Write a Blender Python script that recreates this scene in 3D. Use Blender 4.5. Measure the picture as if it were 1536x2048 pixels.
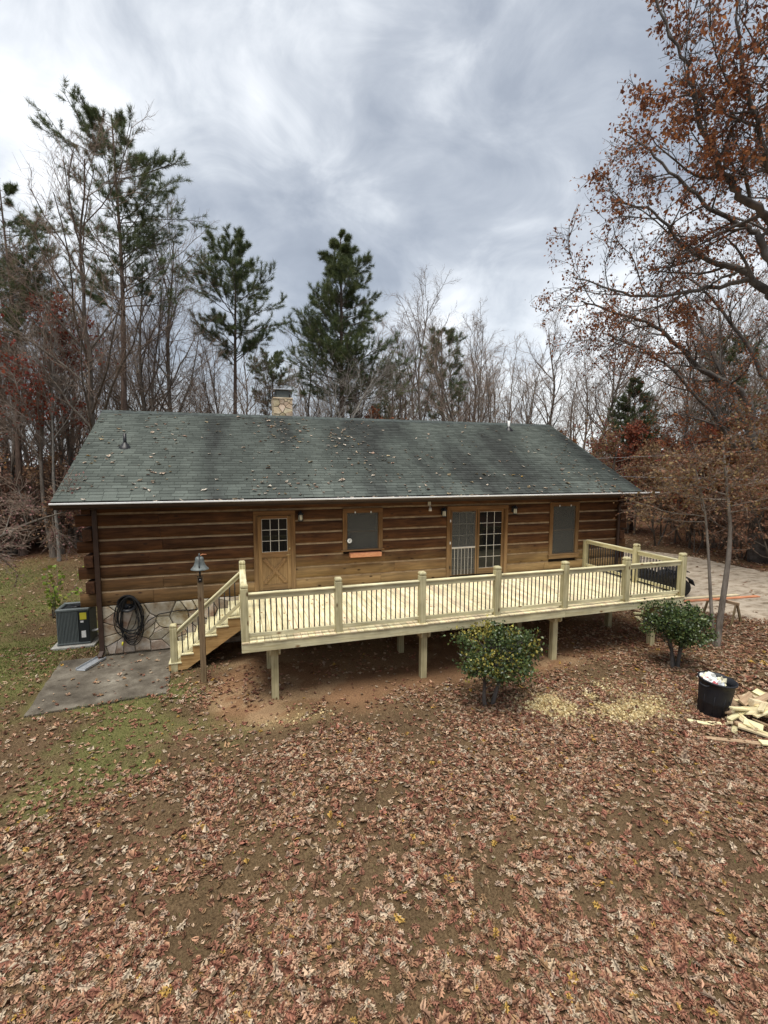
import bpy, bmesh, math, random
import numpy as np
from mathutils import Vector, Matrix

sc = bpy.context.scene
COL = sc.collection
for o in list(bpy.data.objects):
    bpy.data.objects.remove(o)

# ------------------------------------------------------------------ camera
cam = bpy.data.cameras.new('camera')
cam.sensor_fit = 'VERTICAL'; cam.sensor_height = 36.0
cam.lens = 942.34 / 2048 * 36.0
cam.clip_start = 0.05; cam.clip_end = 2000
camo = bpy.data.objects.new('camera', cam); COL.objects.link(camo)
_f = Vector((0.30058449, 0.94838736, -0.1010464)).normalized()
_r = Vector((0.95335, -0.30183, 0.0030838)).normalized()
_r = (_r - _f * _r.dot(_f)).normalized()
_u = _r.cross(_f)
M = Matrix((_r, _u, -_f)).transposed().to_4x4()
M.translation = Vector((-0.0445, -9.1227, 3.4085))
camo.matrix_world = M
sc.camera = camo
CAM = np.array([-0.0445, -9.1227, 3.4085])

# ------------------------------------------------------------------ sky and sun
SUN_EL, SUN_AZ = math.radians(74), math.radians(-150)   # azimuth from +Y toward +X
w = bpy.data.worlds.new('World'); sc.world = w; w.use_nodes = True
nt = w.node_tree; nt.nodes.clear()
def N(nt, typ, **kw):
    n = nt.nodes.new(typ)
    for k, v in kw.items():
        if k.startswith('_'): setattr(n, k[1:], v)
        else: n.inputs[k.replace('__', ' ')].default_value = v
    return n
def ramp(nt, stops, interp='LINEAR'):
    n = nt.nodes.new('ShaderNodeValToRGB'); cr = n.color_ramp; cr.interpolation = interp
    while len(cr.elements) < len(stops): cr.elements.new(0.5)
    for e, (p, c) in zip(cr.elements, stops):
        e.position = p; e.color = (c[0], c[1], c[2], 1) if not np.isscalar(c) else (c, c, c, 1)
    return n
def sky():
    L = nt.links.new
    out = nt.nodes.new('ShaderNodeOutputWorld'); bg = nt.nodes.new('ShaderNodeBackground')
    nis = nt.nodes.new('ShaderNodeTexSky'); nis.sky_type = 'NISHITA'; nis.sun_disc = False
    nis.sun_elevation = SUN_EL; nis.sun_rotation = SUN_AZ
    bgn = nt.nodes.new('ShaderNodeBackground'); bgn.inputs['Strength'].default_value = 0.10
    L(nis.outputs[0], bgn.inputs['Color'])
    tc = nt.nodes.new('ShaderNodeTexCoord'); sp = nt.nodes.new('ShaderNodeSeparateXYZ')
    L(tc.outputs['Generated'], sp.inputs[0])
    ab = N(nt, 'ShaderNodeMath', _operation='ABSOLUTE'); L(sp.outputs['Z'], ab.inputs[0])
    ad = N(nt, 'ShaderNodeMath', _operation='ADD'); ad.inputs[1].default_value = 0.80; L(ab.outputs[0], ad.inputs[0])
    dx = N(nt, 'ShaderNodeMath', _operation='DIVIDE'); L(sp.outputs['X'], dx.inputs[0]); L(ad.outputs[0], dx.inputs[1])
    dy = N(nt, 'ShaderNodeMath', _operation='DIVIDE'); L(sp.outputs['Y'], dy.inputs[0]); L(ad.outputs[0], dy.inputs[1])
    cb = nt.nodes.new('ShaderNodeCombineXYZ'); L(dx.outputs[0], cb.inputs[0]); L(dy.outputs[0], cb.inputs[1])
    mp = nt.nodes.new('ShaderNodeMapping'); mp.inputs['Rotation'].default_value = (0, 0, 0)
    mp.inputs['Scale'].default_value = SKYSC; mp.inputs['Location'].default_value = SKYLOC
    L(tc.outputs['Generated'], mp.inputs[0])
    n1 = N(nt, 'ShaderNodeTexNoise', Scale=0.95, Detail=5.0, Roughness=0.5, Distortion=0.5)
    n2 = N(nt, 'ShaderNodeTexNoise', Scale=3.2, Detail=8.0, Roughness=0.58, Distortion=0.6)
    L(mp.outputs[0], n1.inputs['Vector']); L(mp.outputs[0], n2.inputs['Vector'])
    mx = N(nt, 'ShaderNodeMix', _data_type='FLOAT'); mx.inputs[0].default_value = 0.30
    L(n1.outputs[0], mx.inputs[2]); L(n2.outputs[0], mx.inputs[3])
    cr = ramp(nt, [(0.37, (0.128, 0.140, 0.160)), (0.46, (0.172, 0.186, 0.207)), (0.52, (0.225, 0.239, 0.258)),
                   (0.58, (0.32, 0.333, 0.346)), (0.66, (0.46, 0.466, 0.468))])
    L(mx.outputs[0], cr.inputs[0])
    bg.inputs['Strength'].default_value = 0.94
    L(cr.outputs[0], bg.inputs['Color'])
    adds = nt.nodes.new('ShaderNodeMixShader'); adds.inputs[0].default_value = 0.12; L(bg.outputs[0], adds.inputs[1]); L(bgn.outputs[0], adds.inputs[2])   # a veil of blue air through near total cloud
    L(adds.outputs[0], out.inputs['Surface'])
SKYLOC = (9.6, 10.0, 0); SKYSC = (1.7, 1.7, 2.6)
sky()
sl = bpy.data.lights.new('sun', 'SUN'); sl.energy = 1.5; sl.angle = math.radians(36); sl.color = (1.0, 0.955, 0.88)
slo = bpy.data.objects.new('sun', sl); COL.objects.link(slo)
sd = Vector((math.sin(SUN_AZ) * math.cos(SUN_EL), math.cos(SUN_AZ) * math.cos(SUN_EL), math.sin(SUN_EL)))
slo.rotation_euler = sd.to_track_quat('Z', 'Y').to_euler()
slo.location = (0, 0, 40)
sc.view_settings.view_transform = 'Standard'; sc.view_settings.look = 'None'
sc.view_settings.exposure = 1.46; sc.view_settings.gamma = 1.0
sc.view_settings.use_curve_mapping = False

# ------------------------------------------------------------------ helpers
G = -1.35
R = random.Random(7)
WORLD = {}
def mesh_np(name, pieces, smooth=False):
    """pieces: list of (verts(n,3), faces(m,k))"""
    vs, fs, off = [], [], 0
    for v, f in pieces:
        vs.append(np.asarray(v, np.float32).reshape(-1, 3)); fs.append(np.asarray(f, np.int32) + off); off += len(vs[-1])
    V = np.concatenate(vs); me = bpy.data.meshes.new(name)
    me.vertices.add(len(V)); me.vertices.foreach_set('co', V.ravel())
    tot = np.concatenate([np.full(len(f), f.shape[1], np.int32) for f in fs])
    loops = np.concatenate([f.ravel() for f in fs])
    me.loops.add(len(loops)); me.loops.foreach_set('vertex_index', loops)
    me.polygons.add(len(tot))
    st = np.zeros(len(tot), np.int32); st[1:] = np.cumsum(tot)[:-1]
    me.polygons.foreach_set('loop_start', st); me.polygons.foreach_set('loop_total', tot)
    if smooth: me.polygons.foreach_set('use_smooth', np.ones(len(tot), bool))
    me.update(calc_edges=True)
    return me
def point_color(me, C):
    a = me.color_attributes.new('Col', 'FLOAT_COLOR', 'POINT')
    C4 = np.ones((len(C), 4), np.float32); C4[:, :3] = C
    a.data.foreach_set('color', C4.ravel())
def obj(name, me, mat=None, parent=None, loc=(0, 0, 0), rot=(0, 0, 0), scale=(1, 1, 1), label=None, cat=None, group=None, kind=None):
    o = bpy.data.objects.new(name, me); COL.objects.link(o)
    o.location = loc; o.rotation_euler = rot; o.scale = scale
    B = Matrix.LocRotScale(Vector(loc), o.rotation_euler, Vector(scale))
    if parent is not None:
        o.parent = parent; o.matrix_parent_inverse = WORLD[parent.name].inverted()
    WORLD[o.name] = B
    if mat is not None and me is not None and len(me.materials) == 0: me.materials.append(mat)
    if label: o['label'] = label
    if cat: o['category'] = cat
    if group: o['group'] = group
    if kind: o['kind'] = kind
    return o
def thing(name, loc, label, cat, group=None):
    o = obj(name, None, None, None, loc, label=label, cat=cat, group=group)
    o.empty_display_size = 0.2
    return o
_boxc = {}
def cbox(sx, sy, sz, ch=0.004, mat=None):
    """chamfered box centred at origin, cached per size and material"""
    key = (round(sx, 4), round(sy, 4), round(sz, 4), ch, mat.name if mat else '')
    if key in _boxc: return _boxc[key]
    bm = bmesh.new(); bmesh.ops.create_cube(bm, size=1.0)
    for v in bm.verts: v.co = Vector((v.co.x * sx, v.co.y * sy, v.co.z * sz))
    if ch > 0: bmesh.ops.bevel(bm, geom=list(bm.edges), offset=min(ch, 0.3 * min(sx, sy, sz)), segments=1, affect='EDGES')
    me = bpy.data.meshes.new('piece'); bm.to_mesh(me); bm.free()
    if mat: me.materials.append(mat)
    _boxc[key] = me
    return me
def box(name, lo, hi, mat, parent=None, ch=0.004, rot=(0, 0, 0), **kw):
    c = [(a + b) / 2 for a, b in zip(lo, hi)]; s = [abs(b - a) for a, b in zip(lo, hi)]
    return obj(name, cbox(*s, ch, mat), None, parent, c, rot, **kw)
def bar(name, a, b, wx, wz, mat, parent=None, ch=0.003, **kw):
    """beam from a to b, width wx (horizontal) and depth wz"""
    a, b = Vector(a), Vector(b); d = b - a
    q = d.to_track_quat('Y', 'Z')
    return obj(name, cbox(wx, d.length, wz, ch, mat), None, parent, (a + b) / 2, q.to_euler(), **kw)
def tubes(P, Rr, s):
    """P (n,k,3) polylines, Rr (n,k) radii -> verts, quads"""
    P = np.asarray(P, float); Rr = np.asarray(Rr, float); n, k, _ = P.shape
    T = np.gradient(P, axis=1); T /= np.linalg.norm(T, axis=2, keepdims=True) + 1e-9
    ref = np.zeros_like(T); big = np.abs(T[..., 2]).mean(1) > 0.8
    ref[~big] = (0, 0, 1); ref[big] = (1, 0, 0)
    A = np.cross(T, ref); A /= np.linalg.norm(A, axis=2, keepdims=True) + 1e-9
    B = np.cross(T, A)
    th = np.arange(s) * 2 * np.pi / s
    V = P[:, :, None] + Rr[:, :, None, None] * (A[:, :, None] * np.cos(th)[:, None] + B[:, :, None] * np.sin(th)[:, None])
    idx = np.arange(n * k * s).reshape(n, k, s)
    a = idx[:, :-1]; b = idx[:, 1:]
    F = np.stack([a, np.roll(a, -1, 2), np.roll(b, -1, 2), b], -1).reshape(-1, 4)
    return V.reshape(-1, 3), F
def tube_mesh(name, pts, r, s=8, closed_caps=True):
    pts = np.array(pts, float)
    rr = np.full(len(pts), r) if np.isscalar(r) else np.array(r, float)
    if closed_caps:
        e = 1e-4
        d0 = (pts[1] - pts[0]); d1 = (pts[-1] - pts[-2])
        pts = np.vstack([pts[:1] - d0 * e, pts, pts[-1:] + d1 * e]); rr = np.concatenate([[1e-4], rr, [1e-4]])
    return mesh_np(name, [tubes(pts[None], rr[None], s)], True)
def lathe(name, prof, s=20, smooth=True):
    """prof list of (r,z)"""
    prof = np.array(prof, float); th = np.arange(s) * 2 * np.pi / s
    V = np.stack([prof[:, 0][:, None] * np.cos(th), prof[:, 0][:, None] * np.sin(th), np.repeat(prof[:, 1][:, None], s, 1)], -1)
    k = len(prof); idx = np.arange(k * s).reshape(k, s); a, b = idx[:-1], idx[1:]
    F = np.stack([a, np.roll(a, -1, 1), np.roll(b, -1, 1), b], -1).reshape(-1, 4)
    return mesh_np(name, [(V.reshape(-1, 3), F)], smooth)
def prism(name, poly, depth, axis='Y', ch=0.0):
    """extrude a 2-D polygon (list of (u,v)); axis Y: u->x v->z from y=0 (front) to y=depth"""
    bm = bmesh.new(); n = len(poly)
    def P(u, v, d): return (u, d, v) if axis == 'Y' else ((d, u, v) if axis == 'X' else (u, v, d))
    a = [bm.verts.new(P(u, v, 0)) for u, v in poly]; b = [bm.verts.new(P(u, v, depth)) for u, v in poly]
    bm.faces.new(a); bm.faces.new(list(reversed(b)))
    for i in range(n): bm.faces.new((a[i], b[i], b[(i + 1) % n], a[(i + 1) % n]))
    bmesh.ops.recalc_face_normals(bm, faces=bm.faces)
    me = bpy.data.meshes.new(name); bm.to_mesh(me); bm.free(); return me

# ------------------------------------------------------------------ materials
def mat(name, c, rough=0.8, c2=None, scale=6.0, detail=4, stretch=(1, 1, 1), bump=0.0, bscale=40.0, metal=0.0, spec=0.3, rnd=0.0, c3=None, coords='Object', lo=0.35, hi=0.65, attr=False, hue=0.0, transl=0.0):
    m = bpy.data.materials.new(name); m.use_nodes = True; t = m.node_tree; L = t.links.new
    b = t.nodes['Principled BSDF']; b.inputs['Roughness'].default_value = rough; b.inputs['Metallic'].default_value = metal
    b.inputs['Specular IOR Level'].default_value = spec
    b.inputs['Base Color'].default_value = (*c, 1)
    tc = t.nodes.new('ShaderNodeTexCoord'); mp = t.nodes.new('ShaderNodeMapping'); mp.inputs['Scale'].default_value = stretch
    oi = t.nodes.new('ShaderNodeObjectInfo')
    va = N(t, 'ShaderNodeVectorMath', _operation='ADD')
    sm = N(t, 'ShaderNodeMath', _operation='MULTIPLY'); sm.inputs[1].default_value = 37.0; L(oi.outputs['Random'], sm.inputs[0])
    L(tc.outputs[coords], va.inputs[0])
    if coords == 'Object': L(sm.outputs[0], va.inputs[1])
    L(va.outputs[0], mp.inputs[0])
    col = None
    if c2 is not None:
        n = N(t, 'ShaderNodeTexNoise', Scale=scale, Detail=float(detail), Roughness=0.6); L(mp.outputs[0], n.inputs['Vector'])
        st = [(lo, c), (hi, c2)] if c3 is None else [(lo, c), ((lo + hi) / 2, c2), (hi, c3)]
        cr = ramp(t, st); L(n.outputs[0], cr.inputs[0]); col = cr.outputs[0]
    if attr:
        at = t.nodes.new('ShaderNodeAttribute'); at.attribute_name = 'Col'
        if col is not None:
            mm = N(t, 'ShaderNodeMix', _data_type='RGBA', _blend_type='MULTIPLY'); mm.inputs[0].default_value = 1
            L(at.outputs['Color'], mm.inputs[6]); L(col, mm.inputs[7]); col = mm.outputs[2]
        else: col = at.outputs['Color']
    if rnd > 0:
        hs = t.nodes.new('ShaderNodeHueSaturation')
        mr = N(t, 'ShaderNodeMapRange'); mr.inputs[3].default_value = 1 - rnd; mr.inputs[4].default_value = 1 + rnd
        L(oi.outputs['Random'], mr.inputs[0]); L(mr.outputs[0], hs.inputs['Value'])
        if hue > 0:
            wn = N(t, 'ShaderNodeTexWhiteNoise', _noise_dimensions='1D'); L(sm.outputs[0], wn.inputs['W'])
            mh = N(t, 'ShaderNodeMapRange'); mh.inputs[3].default_value = 0.5 - hue; mh.inputs[4].default_value = 0.5 + hue
            L(wn.outputs[0], mh.inputs[0]); L(mh.outputs[0], hs.inputs['Hue'])
        if col is not None: L(col, hs.inputs['Color'])
        else: hs.inputs['Color'].default_value = (*c, 1)
        col = hs.outputs[0]
    if col is not None: L(col, b.inputs['Base Color'])
    if bump > 0:
        nb = N(t, 'ShaderNodeTexNoise', Scale=bscale, Detail=4.0); L(mp.outputs[0], nb.inputs['Vector'])
        bp = N(t, 'ShaderNodeBump', Strength=bump, Distance=0.02); L(nb.outputs[0], bp.inputs['Height']); L(bp.outputs[0], b.inputs['Normal'])
    if transl > 0:
        tr = t.nodes.new('ShaderNodeBsdfTranslucent'); ms = t.nodes.new('ShaderNodeMixShader'); ms.inputs[0].default_value = transl
        if col is not None: L(col, tr.inputs['Color'])
        else: tr.inputs['Color'].default_value = (*c, 1)
        o = t.nodes['Material Output']; L(b.outputs[0], ms.inputs[1]); L(tr.outputs[0], ms.inputs[2]); L(ms.outputs[0], o.inputs['Surface'])
    return m
def wood(name, dark, light, axis, rough=0.75, grain=26.0, knots=True, rnd=0.1, weather=None, hue=0.0, knotc=(0.09, 0.05, 0.025)):
    """grain runs along axis 0/1/2; knots are dark spots; weather=(z0,z1,colour,strength) bleaches towards z0"""
    m = bpy.data.materials.new(name); m.use_nodes = True; t = m.node_tree; L = t.links.new
    b = t.nodes['Principled BSDF']; b.inputs['Roughness'].default_value = rough; b.inputs['Specular IOR Level'].default_value = 0.2
    tc = t.nodes.new('ShaderNodeTexCoord'); oi = t.nodes.new('ShaderNodeObjectInfo')
    sm = N(t, 'ShaderNodeMath', _operation='MULTIPLY'); sm.inputs[1].default_value = 53.0; L(oi.outputs['Random'], sm.inputs[0])
    va = N(t, 'ShaderNodeVectorMath', _operation='ADD'); L(tc.outputs['Object'], va.inputs[0]); L(sm.outputs[0], va.inputs[1])
    mp = t.nodes.new('ShaderNodeMapping'); s = [grain, grain, grain]; s[axis] = 1.3; mp.inputs['Scale'].default_value = s
    L(va.outputs[0], mp.inputs[0])
    n = N(t, 'ShaderNodeTexNoise', Scale=1.0, Detail=5.0, Roughness=0.62, Distortion=0.4); L(mp.outputs[0], n.inputs['Vector'])
    cr = ramp(t, [(0.30, dark), (0.62, light)]); L(n.outputs[0], cr.inputs[0]); col = cr.outputs[0]
    n2 = N(t, 'ShaderNodeTexNoise', Scale=2.2, Detail=3.0); L(va.outputs[0], n2.inputs['Vector'])
    c2 = ramp(t, [(0.3, 0.74), (0.7, 1.12)]); L(n2.outputs[0], c2.inputs[0])
    mm = N(t, 'ShaderNodeMix', _data_type='RGBA', _blend_type='MULTIPLY'); mm.inputs[0].default_value = 1
    L(col, mm.inputs[6]); L(c2.outputs[0], mm.inputs[7]); col = mm.outputs[2]
    if weather:
        geo = t.nodes.new('ShaderNodeNewGeometry'); sp = t.nodes.new('ShaderNodeSeparateXYZ'); L(geo.outputs['Position'], sp.inputs[0])
        nw = N(t, 'ShaderNodeTexNoise', Scale=0.9, Detail=5.0); L(geo.outputs['Position'], nw.inputs['Vector'])
        ad = N(t, 'ShaderNodeMath', _operation='MULTIPLY_ADD'); ad.inputs[1].default_value = -0.9; L(nw.outputs[0], ad.inputs[0]); L(sp.outputs['Z'], ad.inputs[2])
        mr = N(t, 'ShaderNodeMapRange', _interpolation_type='SMOOTHSTEP'); mr.inputs[1].default_value = weather[1] - 0.45; mr.inputs[2].default_value = weather[0] - 0.45
        mr.inputs[3].default_value = 0; mr.inputs[4].default_value = weather[3]; L(ad.outputs[0], mr.inputs[0])
        mx_ = N(t, 'ShaderNodeMapRange', _interpolation_type='SMOOTHSTEP'); mx_.inputs[1].default_value = -0.8; mx_.inputs[2].default_value = 0.9; mx_.inputs[3].default_value = 0.30; mx_.inputs[4].default_value = 1.0; L(sp.outputs['X'], mx_.inputs[0])
        mw = N(t, 'ShaderNodeMath', _operation='MULTIPLY'); L(mr.outputs[0], mw.inputs[0]); L(mx_.outputs[0], mw.inputs[1]); mr = mw
        wm = N(t, 'ShaderNodeMix', _data_type='RGBA', _blend_type='MIX'); L(mr.outputs[0], wm.inputs[0]); L(col, wm.inputs[6])
        cw = N(t, 'ShaderNodeMix', _data_type='RGBA', _blend_type='MULTIPLY'); cw.inputs[0].default_value = 1
        cv = ramp(t, [(0.3, 0.6), (0.65, 1.1)]); L(n.outputs[0], cv.inputs[0])
        cw.inputs[6].default_value = (*weather[2], 1); L(cv.outputs[0], cw.inputs[7]); L(cw.outputs[2], wm.inputs[7]); col = wm.outputs[2]
    if knots:
        mk = t.nodes.new('ShaderNodeMapping'); s = [5.2, 5.2, 5.2]; s[axis] = 2.2; mk.inputs['Scale'].default_value = s; L(va.outputs[0], mk.inputs[0])
        vo = N(t, 'ShaderNodeTexVoronoi', Scale=1.0); L(mk.outputs[0], vo.inputs['Vector'])
        ck = ramp(t, [(0.06, 0.0), (0.15, 1.0)]); L(vo.outputs['Distance'], ck.inputs[0])
        mk2 = N(t, 'ShaderNodeMix', _data_type='RGBA', _blend_type='MIX'); L(ck.outputs[0], mk2.inputs[0])
        mk2.inputs[6].default_value = (*knotc, 1); L(col, mk2.inputs[7]); col = mk2.outputs[2]
    hs = t.nodes.new('ShaderNodeHueSaturation'); mr2 = N(t, 'ShaderNodeMapRange'); mr2.inputs[3].default_value = 1 - rnd; mr2.inputs[4].default_value = 1 + rnd
    L(oi.outputs['Random'], mr2.inputs[0]); L(mr2.outputs[0], hs.inputs['Value']); L(col, hs.inputs['Color'])
    if hue > 0:
        wn = N(t, 'ShaderNodeTexWhiteNoise', _noise_dimensions='1D'); L(sm.outputs[0], wn.inputs['W'])
        mh = N(t, 'ShaderNodeMapRange'); mh.inputs[3].default_value = 0.5 - hue; mh.inputs[4].default_value = 0.5 + hue * 0.4
        L(wn.outputs[0], mh.inputs[0]); L(mh.outputs[0], hs.inputs['Hue'])
    L(hs.outputs[0], b.inputs['Base Color'])
    bp = N(t, 'ShaderNodeBump', Strength=0.25, Distance=0.01); L(n.outputs[0], bp.inputs['Height']); L(bp.outputs[0], b.inputs['Normal'])
    return m

PINE_D, PINE_L = (0.50, 0.43, 0.23), (0.75, 0.70, 0.46)
M_deck = wood('new pine boards', (0.66, 0.54, 0.31), (0.86, 0.78, 0.51), 1, rnd=0.17, hue=0.02, knotc=(0.30, 0.17, 0.07), grain=22)
M_railx = wood('treated pine x', PINE_D, PINE_L, 0, rnd=0.07, knotc=(0.22, 0.12, 0.05))
M_raily = wood('treated pine y', PINE_D, PINE_L, 1, rnd=0.07, knotc=(0.22, 0.12, 0.05))
M_railz = wood('treated pine z', (0.36, 0.31, 0.16), (0.64, 0.58, 0.35), 2, rnd=0.10, knotc=(0.12, 0.07, 0.03))
M_string = wood('orange stringer pine', (0.36, 0.20, 0.07), (0.62, 0.40, 0.17), 0, rnd=0.06)
WEATH = (0.05, 1.0, (0.37, 0.245, 0.11), 0.92)
M_log = wood('stained log', (0.032, 0.0115, 0.004), (0.102, 0.041, 0.014), 0, rnd=0.14, weather=WEATH, grain=13, knotc=(0.035, 0.016, 0.008))
M_logy = wood('shaded stained log side', (0.04, 0.016, 0.008), (0.09, 0.04, 0.018), 1, rnd=0.12, grain=13, knotc=(0.03, 0.014, 0.008))  # stain darkened to carry the shading of the corner log ends
M_trim = wood('stained trim', (0.09, 0.042, 0.015), (0.19, 0.098, 0.038), 2, rnd=0.1, weather=(0.0, 1.7, (0.33, 0.215, 0.105), 0.85), knots=False)
M_trimx = wood('stained trim x', (0.10, 0.045, 0.016), (0.20, 0.10, 0.04), 0, rnd=0.1, weather=(0.0, 1.6, (0.33, 0.215, 0.105), 0.85), knots=False)
M_door = wood('door wood', (0.13, 0.062, 0.022), (0.25, 0.14, 0.058), 2, rnd=0.1, weather=(0.0, 1.7, (0.38, 0.25, 0.12), 0.9), knots=False)
M_chink = mat('tan chinking', (0.26, 0.175, 0.10), 0.9, (0.40, 0.285, 0.165), 5, bump=0.2)
M_mortar = mat('grey mortar', (0.19, 0.16, 0.12), 0.95, (0.30, 0.255, 0.195), 9, bump=0.4)
M_stone = mat('fieldstone', (0.26, 0.17, 0.10), 0.85, (0.44, 0.37, 0.28), 3.2, detail=7, bump=0.5, bscale=14, rnd=0.40, c3=(0.56, 0.51, 0.43), hue=0.02)
M_stoneC = mat('pale chimney stone', (0.48, 0.36, 0.22), 0.85, (0.68, 0.57, 0.42), 3.2, detail=7, bump=0.5, bscale=14, rnd=0.22, hue=0.02)
M_brown = mat('brown painted metal', (0.040, 0.022, 0.016), 0.45, (0.055, 0.032, 0.022), 4)
M_fascia = mat('dark brown fascia', (0.035, 0.022, 0.014), 0.7, (0.055, 0.035, 0.022), 6, stretch=(0.3, 4, 4))
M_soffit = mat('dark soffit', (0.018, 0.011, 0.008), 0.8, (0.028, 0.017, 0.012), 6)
M_lip = mat('pale gutter lip', (0.72, 0.71, 0.69), 0.5, (0.82, 0.82, 0.80), 3, stretch=(0.5, 1, 1))  # near white strip along the top edge of the brown gutter
M_black = mat('black metal', (0.010, 0.010, 0.011), 0.4, spec=0.4)
M_blackm = mat('matt black plastic', (0.012, 0.013, 0.017), 0.55, (0.018, 0.019, 0.024), 8, spec=0.35)
M_rubber = mat('black rubber', (0.012, 0.012, 0.013), 0.75, (0.022, 0.021, 0.02), 10)
M_galv = mat('galvanised metal', (0.36, 0.38, 0.40), 0.45, (0.48, 0.50, 0.52), 7, metal=0.5)
M_bell = mat('weathered bell iron', (0.11, 0.13, 0.13), 0.6, (0.20, 0.215, 0.205), 12, metal=0.3, bump=0.2)
M_white = mat('white plastic', (0.72, 0.72, 0.70), 0.5, (0.80, 0.80, 0.78), 10)
M_muntin = mat('cream muntin', (0.50, 0.46, 0.40), 0.6, (0.58, 0.54, 0.48), 10)
M_glass = mat('dark window glass', (0.006, 0.007, 0.008), 0.04, spec=0.35)
M_screen = mat('grey insect screen', (0.050, 0.052, 0.050), 0.6, (0.066, 0.068, 0.064), 3, spec=0.4)
M_brass = mat('old brass', (0.55, 0.42, 0.22), 0.35, metal=0.8)
M_lampglass = mat('lamp glass', (0.55, 0.52, 0.42), 0.15, spec=0.6)
M_acbody = mat('grey green casing', (0.105, 0.125, 0.125), 0.5, (0.135, 0.155, 0.152), 4)
M_acdark = mat('casing recess', (0.02, 0.024, 0.026), 0.6)
M_yellow = mat('yellow sticker', (0.62, 0.55, 0.05), 0.5)
M_copper = mat('copper box', (0.55, 0.22, 0.11), 0.5, (0.72, 0.36, 0.20), 9, stretch=(1, 1, 6), metal=0.2, rnd=0.0)
M_oldpost = wood('weathered post', (0.13, 0.085, 0.05), (0.27, 0.195, 0.115), 2, rnd=0.05, weather=(-1.4, -0.6, (0.20, 0.165, 0.07), 0.6))
M_oldwood = wood('greyed wood', (0.30, 0.20, 0.12), (0.50, 0.36, 0.23), 1, rnd=0.15)
M_scrap = wood('offcut pine', (0.50, 0.42, 0.20), (0.76, 0.70, 0.44), 1, rnd=0.16, hue=0.03)
M_redwood = wood('orange red plank', (0.52, 0.19, 0.09), (0.68, 0.30, 0.16), 1, rnd=0.05, knots=False)
M_concrete_pad = mat('pale concrete', (0.30, 0.29, 0.26), 0.9, (0.42, 0.41, 0.37), 8, bump=0.2)
M_bark = mat('grey brown bark', (0.095, 0.078, 0.062), 0.95, (0.21, 0.18, 0.15), 3.0, detail=6, stretch=(3, 3, 0.7), bump=0.8, bscale=9, rnd=0.22)
M_barkpale = mat('pale grey bark', (0.17, 0.155, 0.135), 0.95, (0.32, 0.30, 0.265), 3.0, detail=6, stretch=(2, 2, 1.2), bump=0.4, bscale=9, rnd=0.2)
M_barkpine = mat('pine bark', (0.085, 0.058, 0.044), 0.95, (0.19, 0.135, 0.105), 3.0, detail=6, stretch=(3, 3, 0.9), bump=0.8, bscale=9, rnd=0.12)
M_twig = mat('grey brown twigs', (0.165, 0.118, 0.088), 0.95, (0.285, 0.22, 0.172), 0.6, rnd=0.25)
M_twigpale = mat('pale twigs', (0.20, 0.175, 0.15), 0.95, (0.31, 0.28, 0.25), 0.6, rnd=0.2)
M_oakbark = mat('dark oak bark', (0.060, 0.052, 0.045), 0.95, (0.16, 0.145, 0.13), 2.6, detail=6, bump=0.8, bscale=8)
M_leafattr = mat('dry leaf', (1, 1, 1), 0.9, attr=True, spec=0.06, transl=0.2)
M_treeleaf = mat('tree leaf', (1, 1, 1), 0.6, attr=True, spec=0.25, transl=0.3)
M_treeleafr = mat('understory leaf', (1, 1, 1), 0.7, attr=True, spec=0.2, transl=0.3, c2=(1, 1, 1), rnd=0.25, hue=0.02)
M_needle = mat('pine needles', (1, 1, 1), 0.5, attr=True, spec=0.35, transl=0.3)
M_grass = mat('short grass', (1, 1, 1), 0.8, attr=True, spec=0.15, transl=0.2)
M_holly = mat('holly leaf', (1, 1, 1), 0.35, attr=True, spec=0.5, transl=0.12)

# ------------------------------------------------------------------ ground
rng = np.random.default_rng(11)
def vnoise(x, y, s, seed=0):
    """smooth 2-D value noise in numpy, 0..1"""
    x = np.asarray(x) / s + seed * 17.3; y = np.asarray(y) / s - seed * 9.1
    xi = np.floor(x).astype(np.int64); yi = np.floor(y).astype(np.int64); fx = x - xi; fy = y - yi
    fx = fx * fx * (3 - 2 * fx); fy = fy * fy * (3 - 2 * fy)
    def h(a, b):
        v = np.sin(a * 127.1 + b * 311.7 + seed * 74.7) * 43758.5453
        return v - np.floor(v)
    return (h(xi, yi) * (1 - fx) + h(xi + 1, yi) * fx) * (1 - fy) + (h(xi, yi + 1) * (1 - fx) + h(xi + 1, yi + 1) * fx) * fy
def fbm(x, y, s, seed=0): return 0.5 * vnoise(x, y, s, seed) + 0.3 * vnoise(x, y, s / 2.3, seed + 3) + 0.2 * vnoise(x, y, s / 5.1, seed + 5)
def sst(a, b, x): t = np.clip((x - a) / (b - a), 0, 1); return t * t * (3 - 2 * t)
def green_mask(x, y):
    """where live grass shows: the lawn left of the steps, thin by the leaf drift"""
    n = fbm(x, y, 1.6, 1)
    edge = -2.35 + 0.28 * (x + 3.2) + 1.0 * (fbm(x, y, 1.1, 2) - 0.5)
    a = sst(-0.35, 0.35, y - edge) * sst(1.6, 0.2, x)
    far = sst(19, 16, y) * sst(-2.0, -4.0, x) * 0.8
    return np.clip(np.maximum(a * sst(2.8, 1.0, y) * 0.9, far) * sst(0.30, 0.55, n), 0, 1)
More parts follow.
